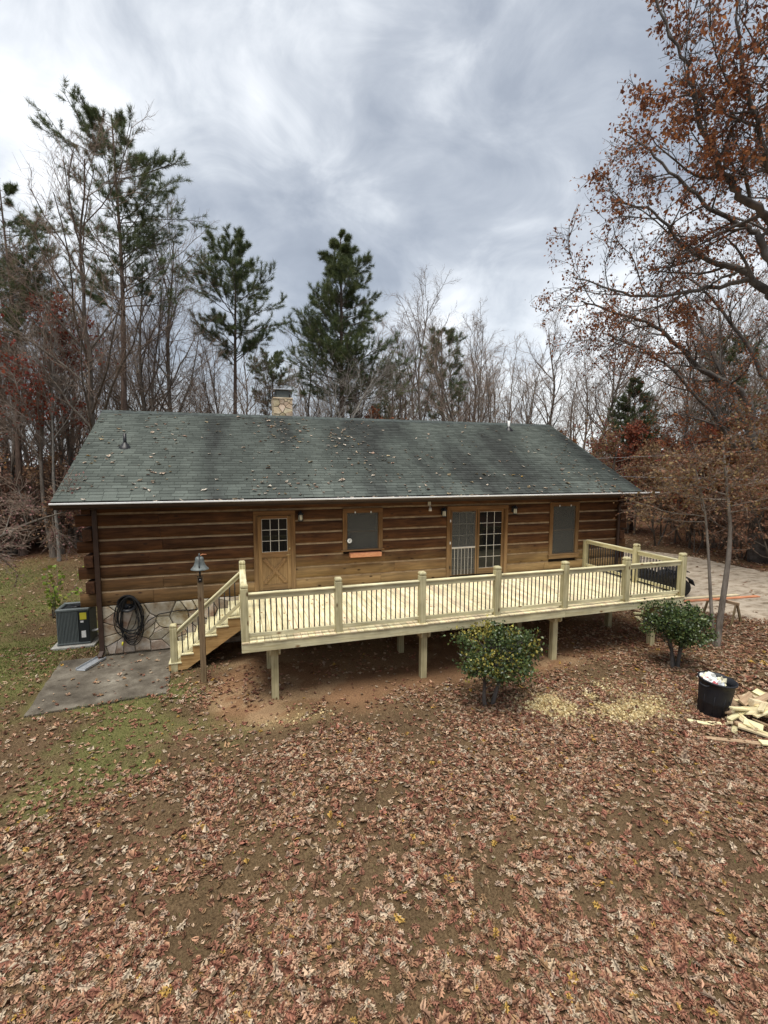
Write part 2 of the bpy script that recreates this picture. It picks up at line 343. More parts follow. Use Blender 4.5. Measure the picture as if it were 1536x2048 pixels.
def dirt_mask(x, y):
    n = fbm(x, y, 1.2, 4) - 0.5
    d = sst(-0.75, 0.15, y + n * 1.1) * sst(4.4, 3.9, y) * sst(-1.0, -0.2, x + n) * sst(12.4, 11.0, x + n * 1.5)
    d2 = np.exp(-(((x - 0.5) / 0.85) ** 2 + ((y + 0.35) / 0.38) ** 2) * 1.2)
    d3 = np.exp(-(((x - 4.0) / 0.45) ** 2 + ((y + 2.8) / 0.55) ** 2)) * 0.45 + np.exp(-(((x - 2.3) / 0.5) ** 2 + ((y + 2.2) / 0.4) ** 2)) * 0.3
    d4 = np.exp(-(((x - 3.4) / 1.3) ** 2 + ((y + 0.15) / 0.45) ** 2)) * 0.6
    return np.clip(np.maximum.reduce([d * 0.92, d2, d3, d4]) + n * 0.15 * (d > 0.05), 0, 1)
def shaving_mask(x, y):
    n = fbm(x, y, 0.7, 6)
    d = np.exp(-(((x - 6.4) / 1.05) ** 2 + ((y + 1.65 - 0.16 * (x - 6.6)) / 0.42) ** 2)) + 0.8 * np.exp(-(((x - 7.3) / 0.9) ** 2 + ((y + 2.25) / 0.40) ** 2)) + 0.5 * np.exp(-(((x - 5.6) / 0.5) ** 2 + ((y + 1.35) / 0.3) ** 2))
    d *= 1.25; d += 0.35 * np.exp(-(((x - 0.75) / 0.7) ** 2 + ((y + 0.62) / 0.22) ** 2))
    return np.clip(d * sst(0.25, 0.62, n) * 1.35, 0, 1)
def ground():
    # graded grid: fine near the yard, coarse to the horizon
    def axis(lo, hi, f0, f1, step):
        core = np.arange(f0, f1 + 1e-6, step)
        def out(a, b, n): return a + (b - a) * (np.linspace(0, 1, n + 1)[1:] ** 2.4)
        return np.concatenate([out(f0, lo, 26)[::-1], core, out(f1, hi, 26)])
    xs = axis(-400, 400, -9, 16, 0.11); ys = axis(-300, 500, -8, 6, 0.11)
    X, Y = np.meshgrid(xs, ys)
    near = sst(30, 12, np.hypot(X - 4, Y))
    Z = G + (fbm(X, Y, 2.2, 9) - 0.5) * 0.05 * near + (fbm(X, Y, 0.35, 8) - 0.5) * 0.018 * near
    flat = (sst(-4.6, -4.1, X) * sst(-0.9, -1.4, X) * sst(0.5, 0.9, Y) * sst(4.4, 4.0, Y))
    Z = np.where(flat > 0, Z * (1 - flat) + (G - 0.02) * flat, Z)
    drive = sst(11.5, 13, X) * sst(-9, -7, Y); Z = Z * (1 - drive) + (G - 0.01) * drive
    Z += 0.9 * sst(22, 60, Y) + 1.8 * sst(26, 50, X) * sst(30, 10, Y)
    ny, nx = X.shape; idx = np.arange(nx * ny).reshape(ny, nx)
    F = np.stack([idx[:-1, :-1], idx[:-1, 1:], idx[1:, 1:], idx[1:, :-1]], -1).reshape(-1, 4)
    me = mesh_np('ground', [(np.stack([X, Y, Z], -1), F)], True)
    x, y = X.ravel(), Y.ravel()
    gm = green_mask(x, y)[:, None]; dm = dirt_mask(x, y)[:, None]; sh = shaving_mask(x, y)[:, None]
    n = fbm(x, y, 0.8, 12)[:, None]; n2 = fbm(x, y, 3.0, 13)[:, None]
    soil = np.array([0.125, 0.085, 0.055]) * (0.75 + 0.5 * n)
    tan = np.array([0.145, 0.102, 0.058]) * (0.75 + 0.5 * n)
    c = soil * (1 - n2) + tan * n2
    c = c * (1 - gm) + np.array([0.16, 0.165, 0.065]) * (0.7 + 0.6 * n) * gm
    clay = np.array([0.25, 0.15, 0.088]) * (0.7 + 0.6 * n); pale = np.array([0.40, 0.30, 0.19]) * (0.8 + 0.4 * n)
    pz = (fbm(x, y, 0.9, 15)[:, None] > 0.56) * 1.0
    dirt = clay * (1 - 0.45 * pz) + pale * 0.45 * pz
    c = c * (1 - dm) + dirt * dm
    c = c * (1 - sh * 0.8) + np.array([0.56, 0.45, 0.24]) * sh * 0.8
    woods = (np.maximum(sst(17.5, 20, y + 1.5 * (n[:, 0] - .5)), np.maximum(sst(20, 23, x - 0.35 * y + 2 * (n[:, 0] - .5)), sst(-13, -16, x))))[:, None]
    c = c * (1 - woods) + np.array([0.25, 0.14, 0.09]) * (0.7 + 0.6 * n) * woods
    point_color(me, c)
    m = mat('yard soil and litter', (0.55, 0.5, 0.45), 0.95, (1.25, 1.2, 1.1), 38.0, detail=8, attr=True, coords='Object', bump=0.9, bscale=90, spec=0.1)
    obj('ground', me, m, label='brown leaf strewn yard and woodland floor', kind='structure')
ground()

# driveway sheet
def driveway():
    P = [(12.75, 4.6), (12.9, 3.2), (14.3, 1.45), (15.4, 0.55), (17.5, -0.9), (23, -4.3), (30, -8.5), (34, -3.0), (27.5, 0.6), (23.6, 3.4), (22.4, 5.6), (22.6, 8.6), (21.0, 13), (17, 17), (13.2, 17)]
    P = np.array(P); pts = []
    for i in range(len(P)):
        a, b = P[i], P[(i + 1) % len(P)]; n = max(2, int(np.linalg.norm(b - a) / 0.35))
        for t in np.arange(n) / n:
            q = a + (b - a) * t; nn = np.array([-(b - a)[1], (b - a)[0]]); nn = nn / np.linalg.norm(nn)
            pts.append(q + nn * (fbm(q[0], q[1], 0.9, 21) - 0.5) * 0.6)
    bm = bmesh.new(); vs = [bm.verts.new((p[0], p[1], G + 0.012)) for p in pts]; f = bm.faces.new(vs)
    bmesh.ops.triangulate(bm, faces=[f]); me = bpy.data.meshes.new('driveway'); bm.to_mesh(me); bm.free()
    m = mat('sandy gravel drive', (0.17, 0.125, 0.085), 0.95, (0.42, 0.345, 0.26), 2.2, detail=10, bump=0.7, bscale=30, stretch=(1, 1.8, 1), spec=0.05, c3=(0.54, 0.46, 0.36), lo=0.31, hi=0.6)
    obj('driveway', me, m, label='pale sandy gravel driveway beside the cabin', kind='structure')
driveway()
# concrete patio
def patio():
    poly = [(-4.15, 3.64), (-3.95, 0.96), (-1.50, 1.18), (-1.60, 3.3), (-1.60, 3.64)]
    rj = random.Random(2); q = []
    for i in range(len(poly)):
        a, b = Vector(poly[i]), Vector(poly[(i + 1) % len(poly)]); n = max(1, int((b - a).length / 0.12))
        for k in range(n): v = a + (b - a) * (k / n); q.append((v.x + rj.uniform(-0.018, 0.018) * (k > 0), v.y + rj.uniform(-0.018, 0.018) * (k > 0)))
    me = prism('concrete_patio', q, 0.068, 'Z')
    m = bpy.data.materials.new('stained concrete'); m.use_nodes = True; t = m.node_tree; L = t.links.new; b = t.nodes['Principled BSDF']
    b.inputs['Roughness'].default_value = 0.85; b.inputs['Specular IOR Level'].default_value = 0.3
    tc = t.nodes.new('ShaderNodeTexCoord'); n1 = N(t, 'ShaderNodeTexNoise', Scale=1.6, Detail=8.0, Roughness=0.65); n2 = N(t, 'ShaderNodeTexNoise', Scale=60.0, Detail=3.0)
    L(tc.outputs['Object'], n1.inputs['Vector']); L(tc.outputs['Object'], n2.inputs['Vector'])
    cr = ramp(t, [(0.34, (0.055, 0.045, 0.032)), (0.5, (0.115, 0.098, 0.074)), (0.62, (0.19, 0.167, 0.13)), (0.72, (0.34, 0.31, 0.25))]); L(n1.outputs[0], cr.inputs[0])
    c2 = ramp(t, [(0.3, 0.75), (0.7, 1.2)]); L(n2.outputs[0], c2.inputs[0])
    mm = N(t, 'ShaderNodeMix', _data_type='RGBA', _blend_type='MULTIPLY'); mm.inputs[0].default_value = 1; L(cr.outputs[0], mm.inputs[6]); L(c2.outputs[0], mm.inputs[7]); L(mm.outputs[2], b.inputs['Base Color'])
    bp = N(t, 'ShaderNodeBump', Strength=0.3, Distance=0.01); L(n2.outputs[0], bp.inputs['Height']); L(bp.outputs[0], b.inputs['Normal'])
    obj('concrete_patio', me, m, loc=(0, 0, G - 0.05), label='stained grey concrete slab at the foot of the steps', kind='structure')
patio()

# ------------------------------------------------------------------ cabin
D = 3.683
XL, XR = -3.28, 12.36          # front wall corners
YB = 12.72                     # back wall
CH = 0.3205; Z0 = -0.075
EY, EZ = 3.231, 2.536          # eave edge
RY, RZ = 8.203, 5.073          # ridge
RXL, RXR = -4.01, 12.90
SL = (RZ - EZ) / (RY - EY)
cabin = thing('log_cabin', ((XL + XR) / 2, D, G), 'long single storey log cabin with green shingle roof and stone foundation', 'house')
def P(name, me, m, loc=(0, 0, 0), rot=(0, 0, 0), parent=None, **kw): return obj(name, me, m, parent or cabin, loc, rot, **kw)
# foundation core and walls
box('foundation', (XL + 0.06, D + 0.06, G - 0.3), (XR - 0.05, YB, Z0 - 0.005), M_mortar, cabin, 0)
box('wall_core', (XL + 0.08, D + 0.075, Z0 + 0.002), (XR - 0.08, YB - 0.06, 2.44), M_soffit, cabin, 0)
# log courses
open_ = [(0.39, 1.49, -1, 2.165), (2.80, 3.97, 0.96, 2.175), (5.99, 8.08, -1, 2.16), (9.63, 10.75, 0.44, 2.2)]
wall = P('front_log_wall', bpy.data.meshes.new('none'), None) if False else None
rl = random.Random(3)
def hewn(L, h, d, seed):
    """one hewn log along X, length L, uneven front face, chamfered"""
    r = np.random.default_rng(seed); n = max(2, int(L / 0.22)); xs = np.linspace(0, L, n + 1)
    prof = [(0.0, 0.008, 0), (-0.0, h * 0.5, 0), (0.0, h - 0.012, 0), (0.014, h, 0), (d, h, 0), (d, 0, 0), (0.008, 0, 0)]
    V = []
    for x in xs:
        for i, (y, z, _) in enumerate(prof):
            j = r.normal(0, 0.004) if i < 4 or i == 6 else 0
            V.append((x, y + j, z + (r.normal(0, 0.003) if i in (0, 2, 3, 6) else 0)))
    V = np.array(V); k = len(prof); idx = np.arange(len(V)).reshape(-1, k); a, b = idx[:-1], idx[1:]
    F = np.stack([a, b, np.roll(b, -1, 1), np.roll(a, -1, 1)], -1).reshape(-1, 4)
    return [(V, F), (V[idx[0]], np.array([[0, 1, 2, 3], [0, 3, 4, 5], [0, 5, 6, 6]])[:2]), (V[idx[-1]], np.array([[3, 2, 1, 0], [5, 4, 3, 0]]))]
seed = 100
for c in range(8):
    zb = Z0 + c * CH; lz0 = zb + (0.052 if c else 0.0); h = CH - (0.052 if c else 0.0)
    if c == 7: h = 0.26
    cuts = []
    for a, b, z0, z1 in open_:
        if z0 < zb + CH * 0.8 and z1 > zb + 0.08: cuts.append((a + 0.02, b - 0.02))
    x = XL - (0.40 if c % 2 == 0 else 0.0); xe = XR + (0.40 if c % 2 == 0 else 0.0)
    segs = []
    for a, b in cuts: segs.append((x, a)); x = b
    segs.append((x, xe))
    for a, b in segs:
        # butt joints in long runs
        js = [a]
        if b - a > 3.0: js.append(a + (b - a) * rl.uniform(0.3, 0.7))
        js.append(b)
        for p, q in zip(js[:-1], js[1:]):
            seed += 1
            me = mesh_np('log', hewn(q - p - 0.006, h, 0.16, seed)); P('log', me, M_log, (p, D + rl.uniform(-0.006, 0.006), lz0))
        if c:
            a2, b2 = max(a, XL), min(b, XR)
            me = prism('chinking', [(0.012, 0.0), (0.11, 0.0), (0.11, 0.054), (0.032, 0.054)], b2 - a2, 'X')
            P('chinking', me, M_chink, (a2, D, zb - 0.001))
# corner log ends of the side walls (odd courses) and side wall logs
for X, s in ((XL, 1), (XR, -1)):
    for c in range(8):
        zb = Z0 + c * CH
        x0_, x1_ = (X - 0.24, X - 0.05) if s > 0 else (X + 0.05, X + 0.24)
        box('log', (x0_, D + (0.17 if c % 2 == 0 else -0.13) + rl.uniform(-0.02, 0.02), zb + 0.03), (x1_, YB, zb + CH - 0.01), M_logy, cabin, 0.012)
for X in (XL + 0.03, XR - 0.15):
    me = prism('gable', [(D + 0.05, 2.46), (RY, RZ - 0.35), (YB - 0.05, 2.46)], 0.12, 'X'); P('gable', me, M_logy, (X, 0, 0))
for c in range(8): box('log', (XL + 0.2, YB, Z0 + c * CH + 0.03), (XR - 0.2, YB + 0.16, Z0 + (c + 1) * CH - 0.01), M_log, cabin, 0.012)

# stone cells by half plane clipping
def cells(x0, x1, z0, z1, n, seed, relax=2):
    r = np.random.default_rng(seed); pts = np.stack([r.uniform(x0, x1, n), r.uniform(z0, z1, n)], 1)
    def clip(poly, p, q):
        m = (p + q) / 2; nn = q - p; out = []
        for i in range(len(poly)):
            a, b = poly[i], poly[(i + 1) % len(poly)]; da, db = (a - m) @ nn, (b - m) @ nn
            if da <= 0: out.append(a)
            if da * db < 0: out.append(a + (b - a) * (da / (da - db)))
        return out
    for it in range(relax + 1):
        polys = []
        for i in range(n):
            po = [np.array(v, float) for v in ((x0, z0), (x1, z0), (x1, z1), (x0, z1))]
            for j in np.argsort(((pts - pts[i]) ** 2).sum(1))[1:18]:
                po = clip(po, pts[i], pts[j])
                if len(po) < 3: break
            polys.append(po)
        if it < relax: pts = np.array([np.mean(po, 0) if len(po) > 2 else p for po, p in zip(polys, pts)])
    return polys
def stones(parent, polys, y, depth, m, shrink, seed, axis='Y', sgn=1, xoff=0):
    r = np.random.default_rng(seed)
    for po in polys:
        if len(po) < 3: continue
        po = np.array(po); c = po.mean(0); dist = np.linalg.norm(po - c, axis=1, keepdims=True)
        q = c + (po - c) * np.maximum(0.3, (dist - shrink * r.uniform(0.7, 1.5)) / dist)
        if np.linalg.norm(q.max(0) - q.min(0)) < 0.07: continue
        inner = c + (q - c) * 0.90; pr = depth * r.uniform(0.6, 1.2)
        n = len(q); cz = [(float(a), float(b)) for a, b in q]
        tilt = r.normal(0, 0.05, 2)
        V = []; 
        for lev, (pp, dd) in enumerate(((q, 0.06), (q, -pr * 0.7), (inner, -pr))):
            for a in pp:
                off = (a - c) @ tilt if lev else 0
                V.append((a[0] - c[0], dd + off, a[1] - c[1]) if axis == 'Y' else (dd * sgn + off, a[0] - c[0], a[1] - c[1]))
        F4 = []
        for l in range(2):
            for i in range(n): F4.append((l * n + i, l * n + (i + 1) % n, (l + 1) * n + (i + 1) % n, (l + 1) * n + i))
        me = bpy.data.meshes.new('stone'); me.from_pydata(V, [], F4 + [tuple(range(2 * n, 3 * n))])
        loc = (c[0], y, c[1]) if axis == 'Y' else (y, c[0], c[1])
        obj('stone', me, m, parent, loc)
stones(cabin, cells(XL, 2.4, G + 0.03, Z0 - 0.01, 92, 5, 0), D + 0.035, 0.045, M_stone, 0.012, 2)
stones(cabin, cells(D + 0.06, 6.5, G + 0.02, Z0 - 0.01, 30, 6), XL + 0.05, 0.03, M_stone, 0.018, 3, 'X', 1)

# roof ------------------------------------------------------
def roofpt(x, t, up=0.0, side=1):
    """t distance up the slope from the eave"""
    L = math.hypot(1, SL); y = EY + t / L; z = EZ + t * SL / L
    if side < 0: y = 2 * RY - y
    return (x, y - side * up * SL / L, z + up / L)
SLOPE = math.hypot(RY - EY, RZ - EZ)
roof_m = bpy.data.materials.new('green asphalt shingle'); roof_m.use_nodes = True
def roofmat():
    t = roof_m.node_tree; L = t.links.new; b = t.nodes['Principled BSDF']; b.inputs['Roughness'].default_value = 0.95; b.inputs['Specular IOR Level'].default_value = 0.15
    geo = t.nodes.new('ShaderNodeNewGeometry'); oi = t.nodes.new('ShaderNodeObjectInfo')
    at = t.nodes.new('ShaderNodeAttribute'); at.attribute_name = 'Col'
    # dark algae streaks run down the slope (stretched along the slope)
    mp = t.nodes.new('ShaderNodeMapping'); mp.inputs['Scale'].default_value = (0.62, 0.16, 0.16); mp.inputs['Rotation'].default_value = (0, 0, math.radians(-10)); mp.inputs['Location'].default_value = (1.7, 0.3, 0); L(geo.outputs['Position'], mp.inputs[0])
    n1 = N(t, 'ShaderNodeTexNoise', Scale=1.0, Detail=5.0, Roughness=0.55); L(mp.outputs[0], n1.inputs['Vector'])
    n2 = N(t, 'ShaderNodeTexNoise', Scale=120.0, Detail=2.0); L(geo.outputs['Position'], n2.inputs['Vector'])
    cr = ramp(t, [(0.36, (0.050, 0.054, 0.050)), (0.47, (0.080, 0.091, 0.081)), (0.66, (0.115, 0.130, 0.114))]); L(n1.outputs[0], cr.inputs[0])
    c2 = ramp(t, [(0.3, 0.7), (0.7, 1.3)]); L(n2.outputs[0], c2.inputs[0])
    m1 = N(t, 'ShaderNodeMix', _data_type='RGBA', _blend_type='MULTIPLY'); m1.inputs[0].default_value = 1; L(cr.outputs[0], m1.inputs[6]); L(c2.outputs[0], m1.inputs[7])
    m2 = N(t, 'ShaderNodeMix', _data_type='RGBA', _blend_type='MULTIPLY'); m2.inputs[0].default_value = 1; L(m1.outputs[2], m2.inputs[6]); L(at.outputs['Color'], m2.inputs[7]); L(m2.outputs[2], b.inputs['Base Color'])
    bp = N(t, 'ShaderNodeBump', Strength=0.4, Distance=0.005); L(n2.outputs[0], bp.inputs['Height']); L(bp.outputs[0], b.inputs['Normal'])
roofmat()
deckme = prism('roof', [(EY + 0.01, EZ - 0.14), (EY + 0.01, EZ - 0.01), (RY, RZ - 0.01), (2 * RY - EY - 0.01, EZ - 0.01), (2 * RY - EY - 0.01, EZ - 0.14), (RY, RZ - 0.16)], RXR - RXL - 0.04, 'X')
roof = P('roof', deckme, M_fascia, (RXL + 0.02, 0, 0))
def shingles():
    rr = np.random.default_rng(4); NR = 38; ex = SLOPE / NR; tabw = 0.305
    parts, V, F, Cc, off = [], [], [], [], 0
    for side in (1, -1):
        for r in range(NR):
            x = RXL - 0.02 - rr.uniform(0, tabw); t0 = r * ex - 0.015; t1 = t0 + ex * 1.25
            while x < RXR + 0.02:
                w = tabw * rr.uniform(0.86, 1.14); a = max(x, RXL); b = min(x + w - 0.007, RXR)
                if b - a > 0.02:
                    j = rr.normal(0, 0.004); th = 0.012 + rr.uniform(-0.002, 0.007)
                    q = [roofpt(a, t0 + j, th, side), roofpt(b, t0 + j, th, side), roofpt(b, min(t1, SLOPE), 0.004, side), roofpt(a, min(t1, SLOPE), 0.004, side),
                         roofpt(a, t0 + j, -0.004, side), roofpt(b, t0 + j, -0.004, side)]
                    v = np.array(q); f = np.array([[0, 1, 2, 3], [4, 5, 1, 0]]) if side > 0 else np.array([[3, 2, 1, 0], [0, 1, 5, 4]])
                    s = rr.uniform(0.8, 1.2)
                    if side > 0 and r < 5 and len(parts) < 290: parts.append((v, f, s))
                    else: V.append(v); F.append(f + off); off += 6; Cc += [(s, s, s)] * 6
                x += w
    me = mesh_np('shingle_field', [(np.concatenate(V), np.concatenate(F))]); point_color(me, np.array(Cc))
    obj('shingle_field', me, roof_m, roof, kind='stuff')
    for v, f, s in parts:
        c = v.mean(0); me = bpy.data.meshes.new('shingle'); me.from_pydata([tuple(p) for p in v - c], [], [tuple(x) for x in f]); point_color(me, np.full((6, 3), s))
        obj('shingle', me, roof_m, roof, tuple(c))
    # ridge caps
    x = RXL
    capm = mat('ridge cap', (0.045, 0.052, 0.05), 0.95, (0.08, 0.095, 0.088), 9, rnd=0.1)
    me = prism('ridge_cap', [(-0.16, -0.16 * SL + 0.012), (0, 0.03), (0.16, -0.16 * SL + 0.012), (0.16, -0.16 * SL - 0.005), (0, 0.01), (-0.16, -0.16 * SL - 0.005)], 0.30, 'X')
    while x < RXR - 0.2:
        obj('ridge_cap', me, capm, roof, (x, RY, RZ + 0.008), (0, math.radians(-0.8), 0)); x += 0.285
shingles()
# rakes, fascia, soffit, gutter
for X in (RXL - 0.0, RXR - 0.03):
    for sgn in (1, -1):
        a = roofpt(X + 0.015, 0.02, -0.09, sgn); b = roofpt(X + 0.015, SLOPE - 0.03, -0.09, sgn)
        bar('rake_board', a, b, 0.03, 0.15, M_fascia, cabin)
box('fascia', (RXL + 0.03, EY + 0.012, 2.345), (RXR - 0.03, EY + 0.04, EZ - 0.03), M_fascia, cabin)
box('soffit', (RXL + 0.03, EY + 0.04, 2.39), (RXR - 0.03, D + 0.03, 2.405), M_soffit, cabin, 0)
box('fascia', (RXL + 0.03, 2 * RY - EY - 0.04, 2.345), (RXR - 0.03, 2 * RY - EY - 0.012, EZ - 0.03), M_fascia, cabin)
gx0, gx1 = RXL + 0.0, 13.5
gut = P('gutter', prism('gutter', [(EY + 0.01, 2.50), (EY + 0.01, 2.395), (EY - 0.075, 2.395), (EY - 0.085, 2.43), (EY - 0.118, 2.465), (EY - 0.118, 2.492), (EY - 0.112, 2.492), (EY - 0.112, 2.468), (EY - 0.079, 2.434), (EY - 0.070, 2.401), (EY + 0.004, 2.401), (EY + 0.004, 2.50)], gx1 - gx0, 'X'), M_brown, (gx0, 0, 0))
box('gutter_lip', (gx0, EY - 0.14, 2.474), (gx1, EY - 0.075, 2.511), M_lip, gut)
def spout(name, pts, parent):
    for a, b in zip(pts[:-1], pts[1:]): bar(name, a, b, 0.085, 0.065, M_brown, parent)
box('downspout', (XL - 0.03, D - 0.105, G + 0.14), (XL + 0.075, D - 0.03, 2.30), M_brown, cabin)
bar('downspout_elbow', (XL + 0.02, D - 0.07, 2.32), (XL - 0.02, EY - 0.04, 2.41), 0.085, 0.065, M_brown, cabin)
bar('downspout_elbow', (XL + 0.02, D - 0.07, G + 0.16), (XL + 0.0, D - 0.22, G + 0.06), 0.10, 0.07, M_brown, cabin)
box('downspout', (XR - 0.06, D - 0.10, G + 0.1), (XR + 0.03, D - 0.03, 2.02), M_brown, cabin)
me = tube_mesh('downspout_elbow', [(XR - 0.015, D - 0.065, 2.0), (XR + 0.05, D - 0.075, 2.12), (XR + 0.35, D - 0.15, 2.20), (XR + 0.55, EY - 0.02, 2.27), (XR + 0.60, EY - 0.04, 2.41)], 0.045, 8); P('downspout_elbow', me, M_brown)
# splash block
sb = thing('splash_block', (XL - 0.08, D - 0.45, G + 0.03), 'shallow grey metal splash tray under the brown downspout', 'splash block')
bar('tray', (XL + 0.03, D - 0.2, G + 0.035), (XL - 0.25, D - 0.82, G + 0.032), 0.24, 0.014, M_galv, sb)
for s in (-1, 1):
    o = Vector((0.108, -0.05, 0)) * s; bar('rim', Vector((XL + 0.03, D - 0.2, G + 0.06)) + o, Vector((XL - 0.25, D - 0.82, G + 0.055)) + o, 0.02, 0.05, M_galv, sb)

# door ------------------------------------------------------
def frame(parent, x0, x1, z0, z1, w, proud, sill=True, head=True):
    box('trim', (x0, D - proud, z0), (x0 + w, D + 0.06, z1 - w), M_trim, parent); box('trim', (x1 - w, D - proud, z0), (x1, D + 0.06, z1 - w), M_trim, parent)
    box('trim', (x0, D - proud - 0.003, z1 - w), (x1, D + 0.06, z1), M_trimx, parent)
door = P('door', cbox(0.90, 0.035, 2.02, 0.003, M_door), None, (0.94, D + 0.055, 1.01)); WORLD[door.name] = Matrix.Translation((0.94, D + 0.055, 1.01))
frame(door, 0.39, 1.49, 0.0, 2.165, 0.115, 0.03)
dx0, dx1, dy = 0.49, 1.39, D + 0.036
for a, b in ((dx0, dx0 + 0.115), (dx1 - 0.115, dx1)): box('stile', (a, dy - 0.022, 0.0), (b, dy, 2.02), M_door, door)
for a, b in ((0.0, 0.16), (0.90, 1.05), (1.945, 2.03)): box('rail', (dx0 + 0.115, dy - 0.02, a), (dx1 - 0.115, dy, b), M_trimx, door)
gx0d, gx1d = dx0 + 0.115, dx1 - 0.115
for i in range(3):
    for j in range(3):
        a = gx0d + (gx1d - gx0d) * i / 3; b = gx0d + (gx1d - gx0d) * (i + 1) / 3; c = 1.05 + 0.895 * j / 3; d = 1.05 + 0.895 * (j + 1) / 3
        box('pane', (a, dy - 0.004, c), (b, dy - 0.001, d), M_glass, door, 0)
for i in range(4): box('muntin', (gx0d + (gx1d - gx0d) * i / 3 - 0.008, dy - 0.018, 1.05), (gx0d + (gx1d - gx0d) * i / 3 + 0.008, dy - 0.004, 1.945), M_muntin, door, 0.002)
for j in range(4): box('muntin', (gx0d, dy - 0.0165, 1.05 + 0.895 * j / 3 - 0.008), (gx1d, dy - 0.003, 1.05 + 0.895 * j / 3 + 0.008), M_muntin, door, 0.002)
bar('cross_brace', (gx0d + 0.05, dy - 0.016, 0.86), (gx1d - 0.05, dy - 0.016, 0.20), 0.036, 0.085, M_trimx, door)
bar('cross_brace', (gx0d + 0.05, dy - 0.013, 0.20), (gx1d - 0.05, dy - 0.013, 0.86), 0.032, 0.085, M_trimx, door)
obj('handle', tube_mesh('handle', [(0, 0, 0), (0, -0.05, 0), (-0.09, -0.055, 0)], 0.011, 8), M_brass, door, (dx1 - 0.055, dy - 0.02, 0.96))
obj('lock', lathe('lock', [(0.001, 0), (0.028, 0), (0.026, 0.02), (0.001, 0.022)], 14), M_brass, door, (dx1 - 0.055, dy - 0.02, 1.12), (math.pi / 2, 0, 0))
# patio door
sx0, sx1 = 5.99, 8.08
pd = P('patio_door', cbox(sx1 - sx0 - 0.2, 0.03, 2.0, 0.0, M_soffit), None, ((sx0 + sx1) / 2, D + 0.068, 1.0))
frame(pd, sx0, sx1, 0.0, 2.16, 0.115, 0.03)
mid = 7.02
def leaf_door(x0, x1, y, screen):
    box('stile', (x0, y - 0.02, 0.02), (x0 + 0.075, y + 0.015, 2.04), M_trim, pd); box('stile', (x1 - 0.075, y - 0.02, 0.02), (x1, y + 0.015, 2.04), M_trim, pd)
    box('rail', (x0 + 0.075, y - 0.018, 0.02), (x1 - 0.075, y + 0.013, 0.20), M_trimx, pd); box('rail', (x0 + 0.075, y - 0.018, 1.96), (x1 - 0.075, y + 0.013, 2.04), M_trimx, pd)
    a0, a1 = x0 + 0.075, x1 - 0.075
    for i in range(3):
        for j in range(5):
            u0 = a0 + (a1 - a0) * i / 3; u1 = a0 + (a1 - a0) * (i + 1) / 3; v0 = 0.2 + 1.76 * j / 5; v1 = 0.2 + 1.76 * (j + 1) / 5
            box('pane', (u0, y, v0), (u1, y + 0.004, v1), M_glass, pd, 0)
    for i in range(1, 3): box('muntin', (a0 + (a1 - a0) * i / 3 - 0.008, y - 0.012, 0.2), (a0 + (a1 - a0) * i / 3 + 0.008, y - 0.001, 1.96), M_muntin, pd, 0.002)
    for j in range(0, 6): box('muntin', (a0, y - 0.0105, 0.2 + 1.76 * j / 5 - 0.008), (a1, y, 0.2 + 1.76 * j / 5 + 0.008), M_muntin, pd, 0.002)
leaf_door(mid + 0.02, sx1 - 0.12, D + 0.045, False)
leaf_door(sx0 + 0.12, mid - 0.02, D + 0.045, True)
M_mesh = bpy.data.materials.new('insect mesh'); M_mesh.use_nodes = True
def meshmat():
    t = M_mesh.node_tree; L = t.links.new; b = t.nodes['Principled BSDF']; b.inputs['Base Color'].default_value = (0.10, 0.10, 0.092, 1); b.inputs['Roughness'].default_value = 0.7
    tr = t.nodes.new('ShaderNodeBsdfTransparent'); ms = t.nodes.new('ShaderNodeMixShader'); ms.inputs[0].default_value = 0.62
    tc = t.nodes.new('ShaderNodeTexCoord'); n = N(t, 'ShaderNodeTexNoise', Scale=3.0); L(tc.outputs['Object'], n.inputs['Vector'])
    mr = N(t, 'ShaderNodeMapRange'); mr.inputs[3].default_value = 0.30; mr.inputs[4].default_value = 0.55; L(n.outputs[0], mr.inputs[0]); L(mr.outputs[0], ms.inputs[0])
    L(tr.outputs[0], ms.inputs[1]); L(b.outputs[0], ms.inputs[2]); L(ms.outputs[0], t.nodes['Material Output'].inputs['Surface'])
meshmat()
scx0, scx1 = sx0 + 0.13, mid - 0.02
sd_ = obj('screen_door', cbox(scx1 - scx0 - 0.05, 0.003, 1.95, 0, M_mesh), None, pd, ((scx0 + scx1) / 2, D - 0.004, 1.03))
for a in (scx0, scx1 - 0.045): box('screen_frame', (a, D - 0.016, 0.03), (a + 0.045, D + 0.008, 2.05), M_trim, pd)
box('screen_frame', (scx0 + 0.045, D - 0.014, 1.99), (scx1 - 0.045, D + 0.006, 2.05), M_trimx, pd)
box('screen_frame', (scx0 + 0.045, D - 0.015, 0.86), (scx1 - 0.045, D + 0.007, 0.91), M_muntin, pd)
for k in range(6): box('pet_guard_bar', (scx0 + 0.13 + k * 0.115, D - 0.020, 0.05), (scx0 + 0.143 + k * 0.115, D - 0.010, 0.86), M_muntin, pd, 0.002)
obj('latch', cbox(0.03, 0.03, 0.09, 0.004, M_black), None, pd, (scx0 - 0.02, D - 0.04, 0.30))
for z in (1.72, 1.05): obj('screen_clip', cbox(0.03, 0.02, 0.075, 0.004, M_white), None, pd, (scx0 - 0.025, D - 0.042, z))
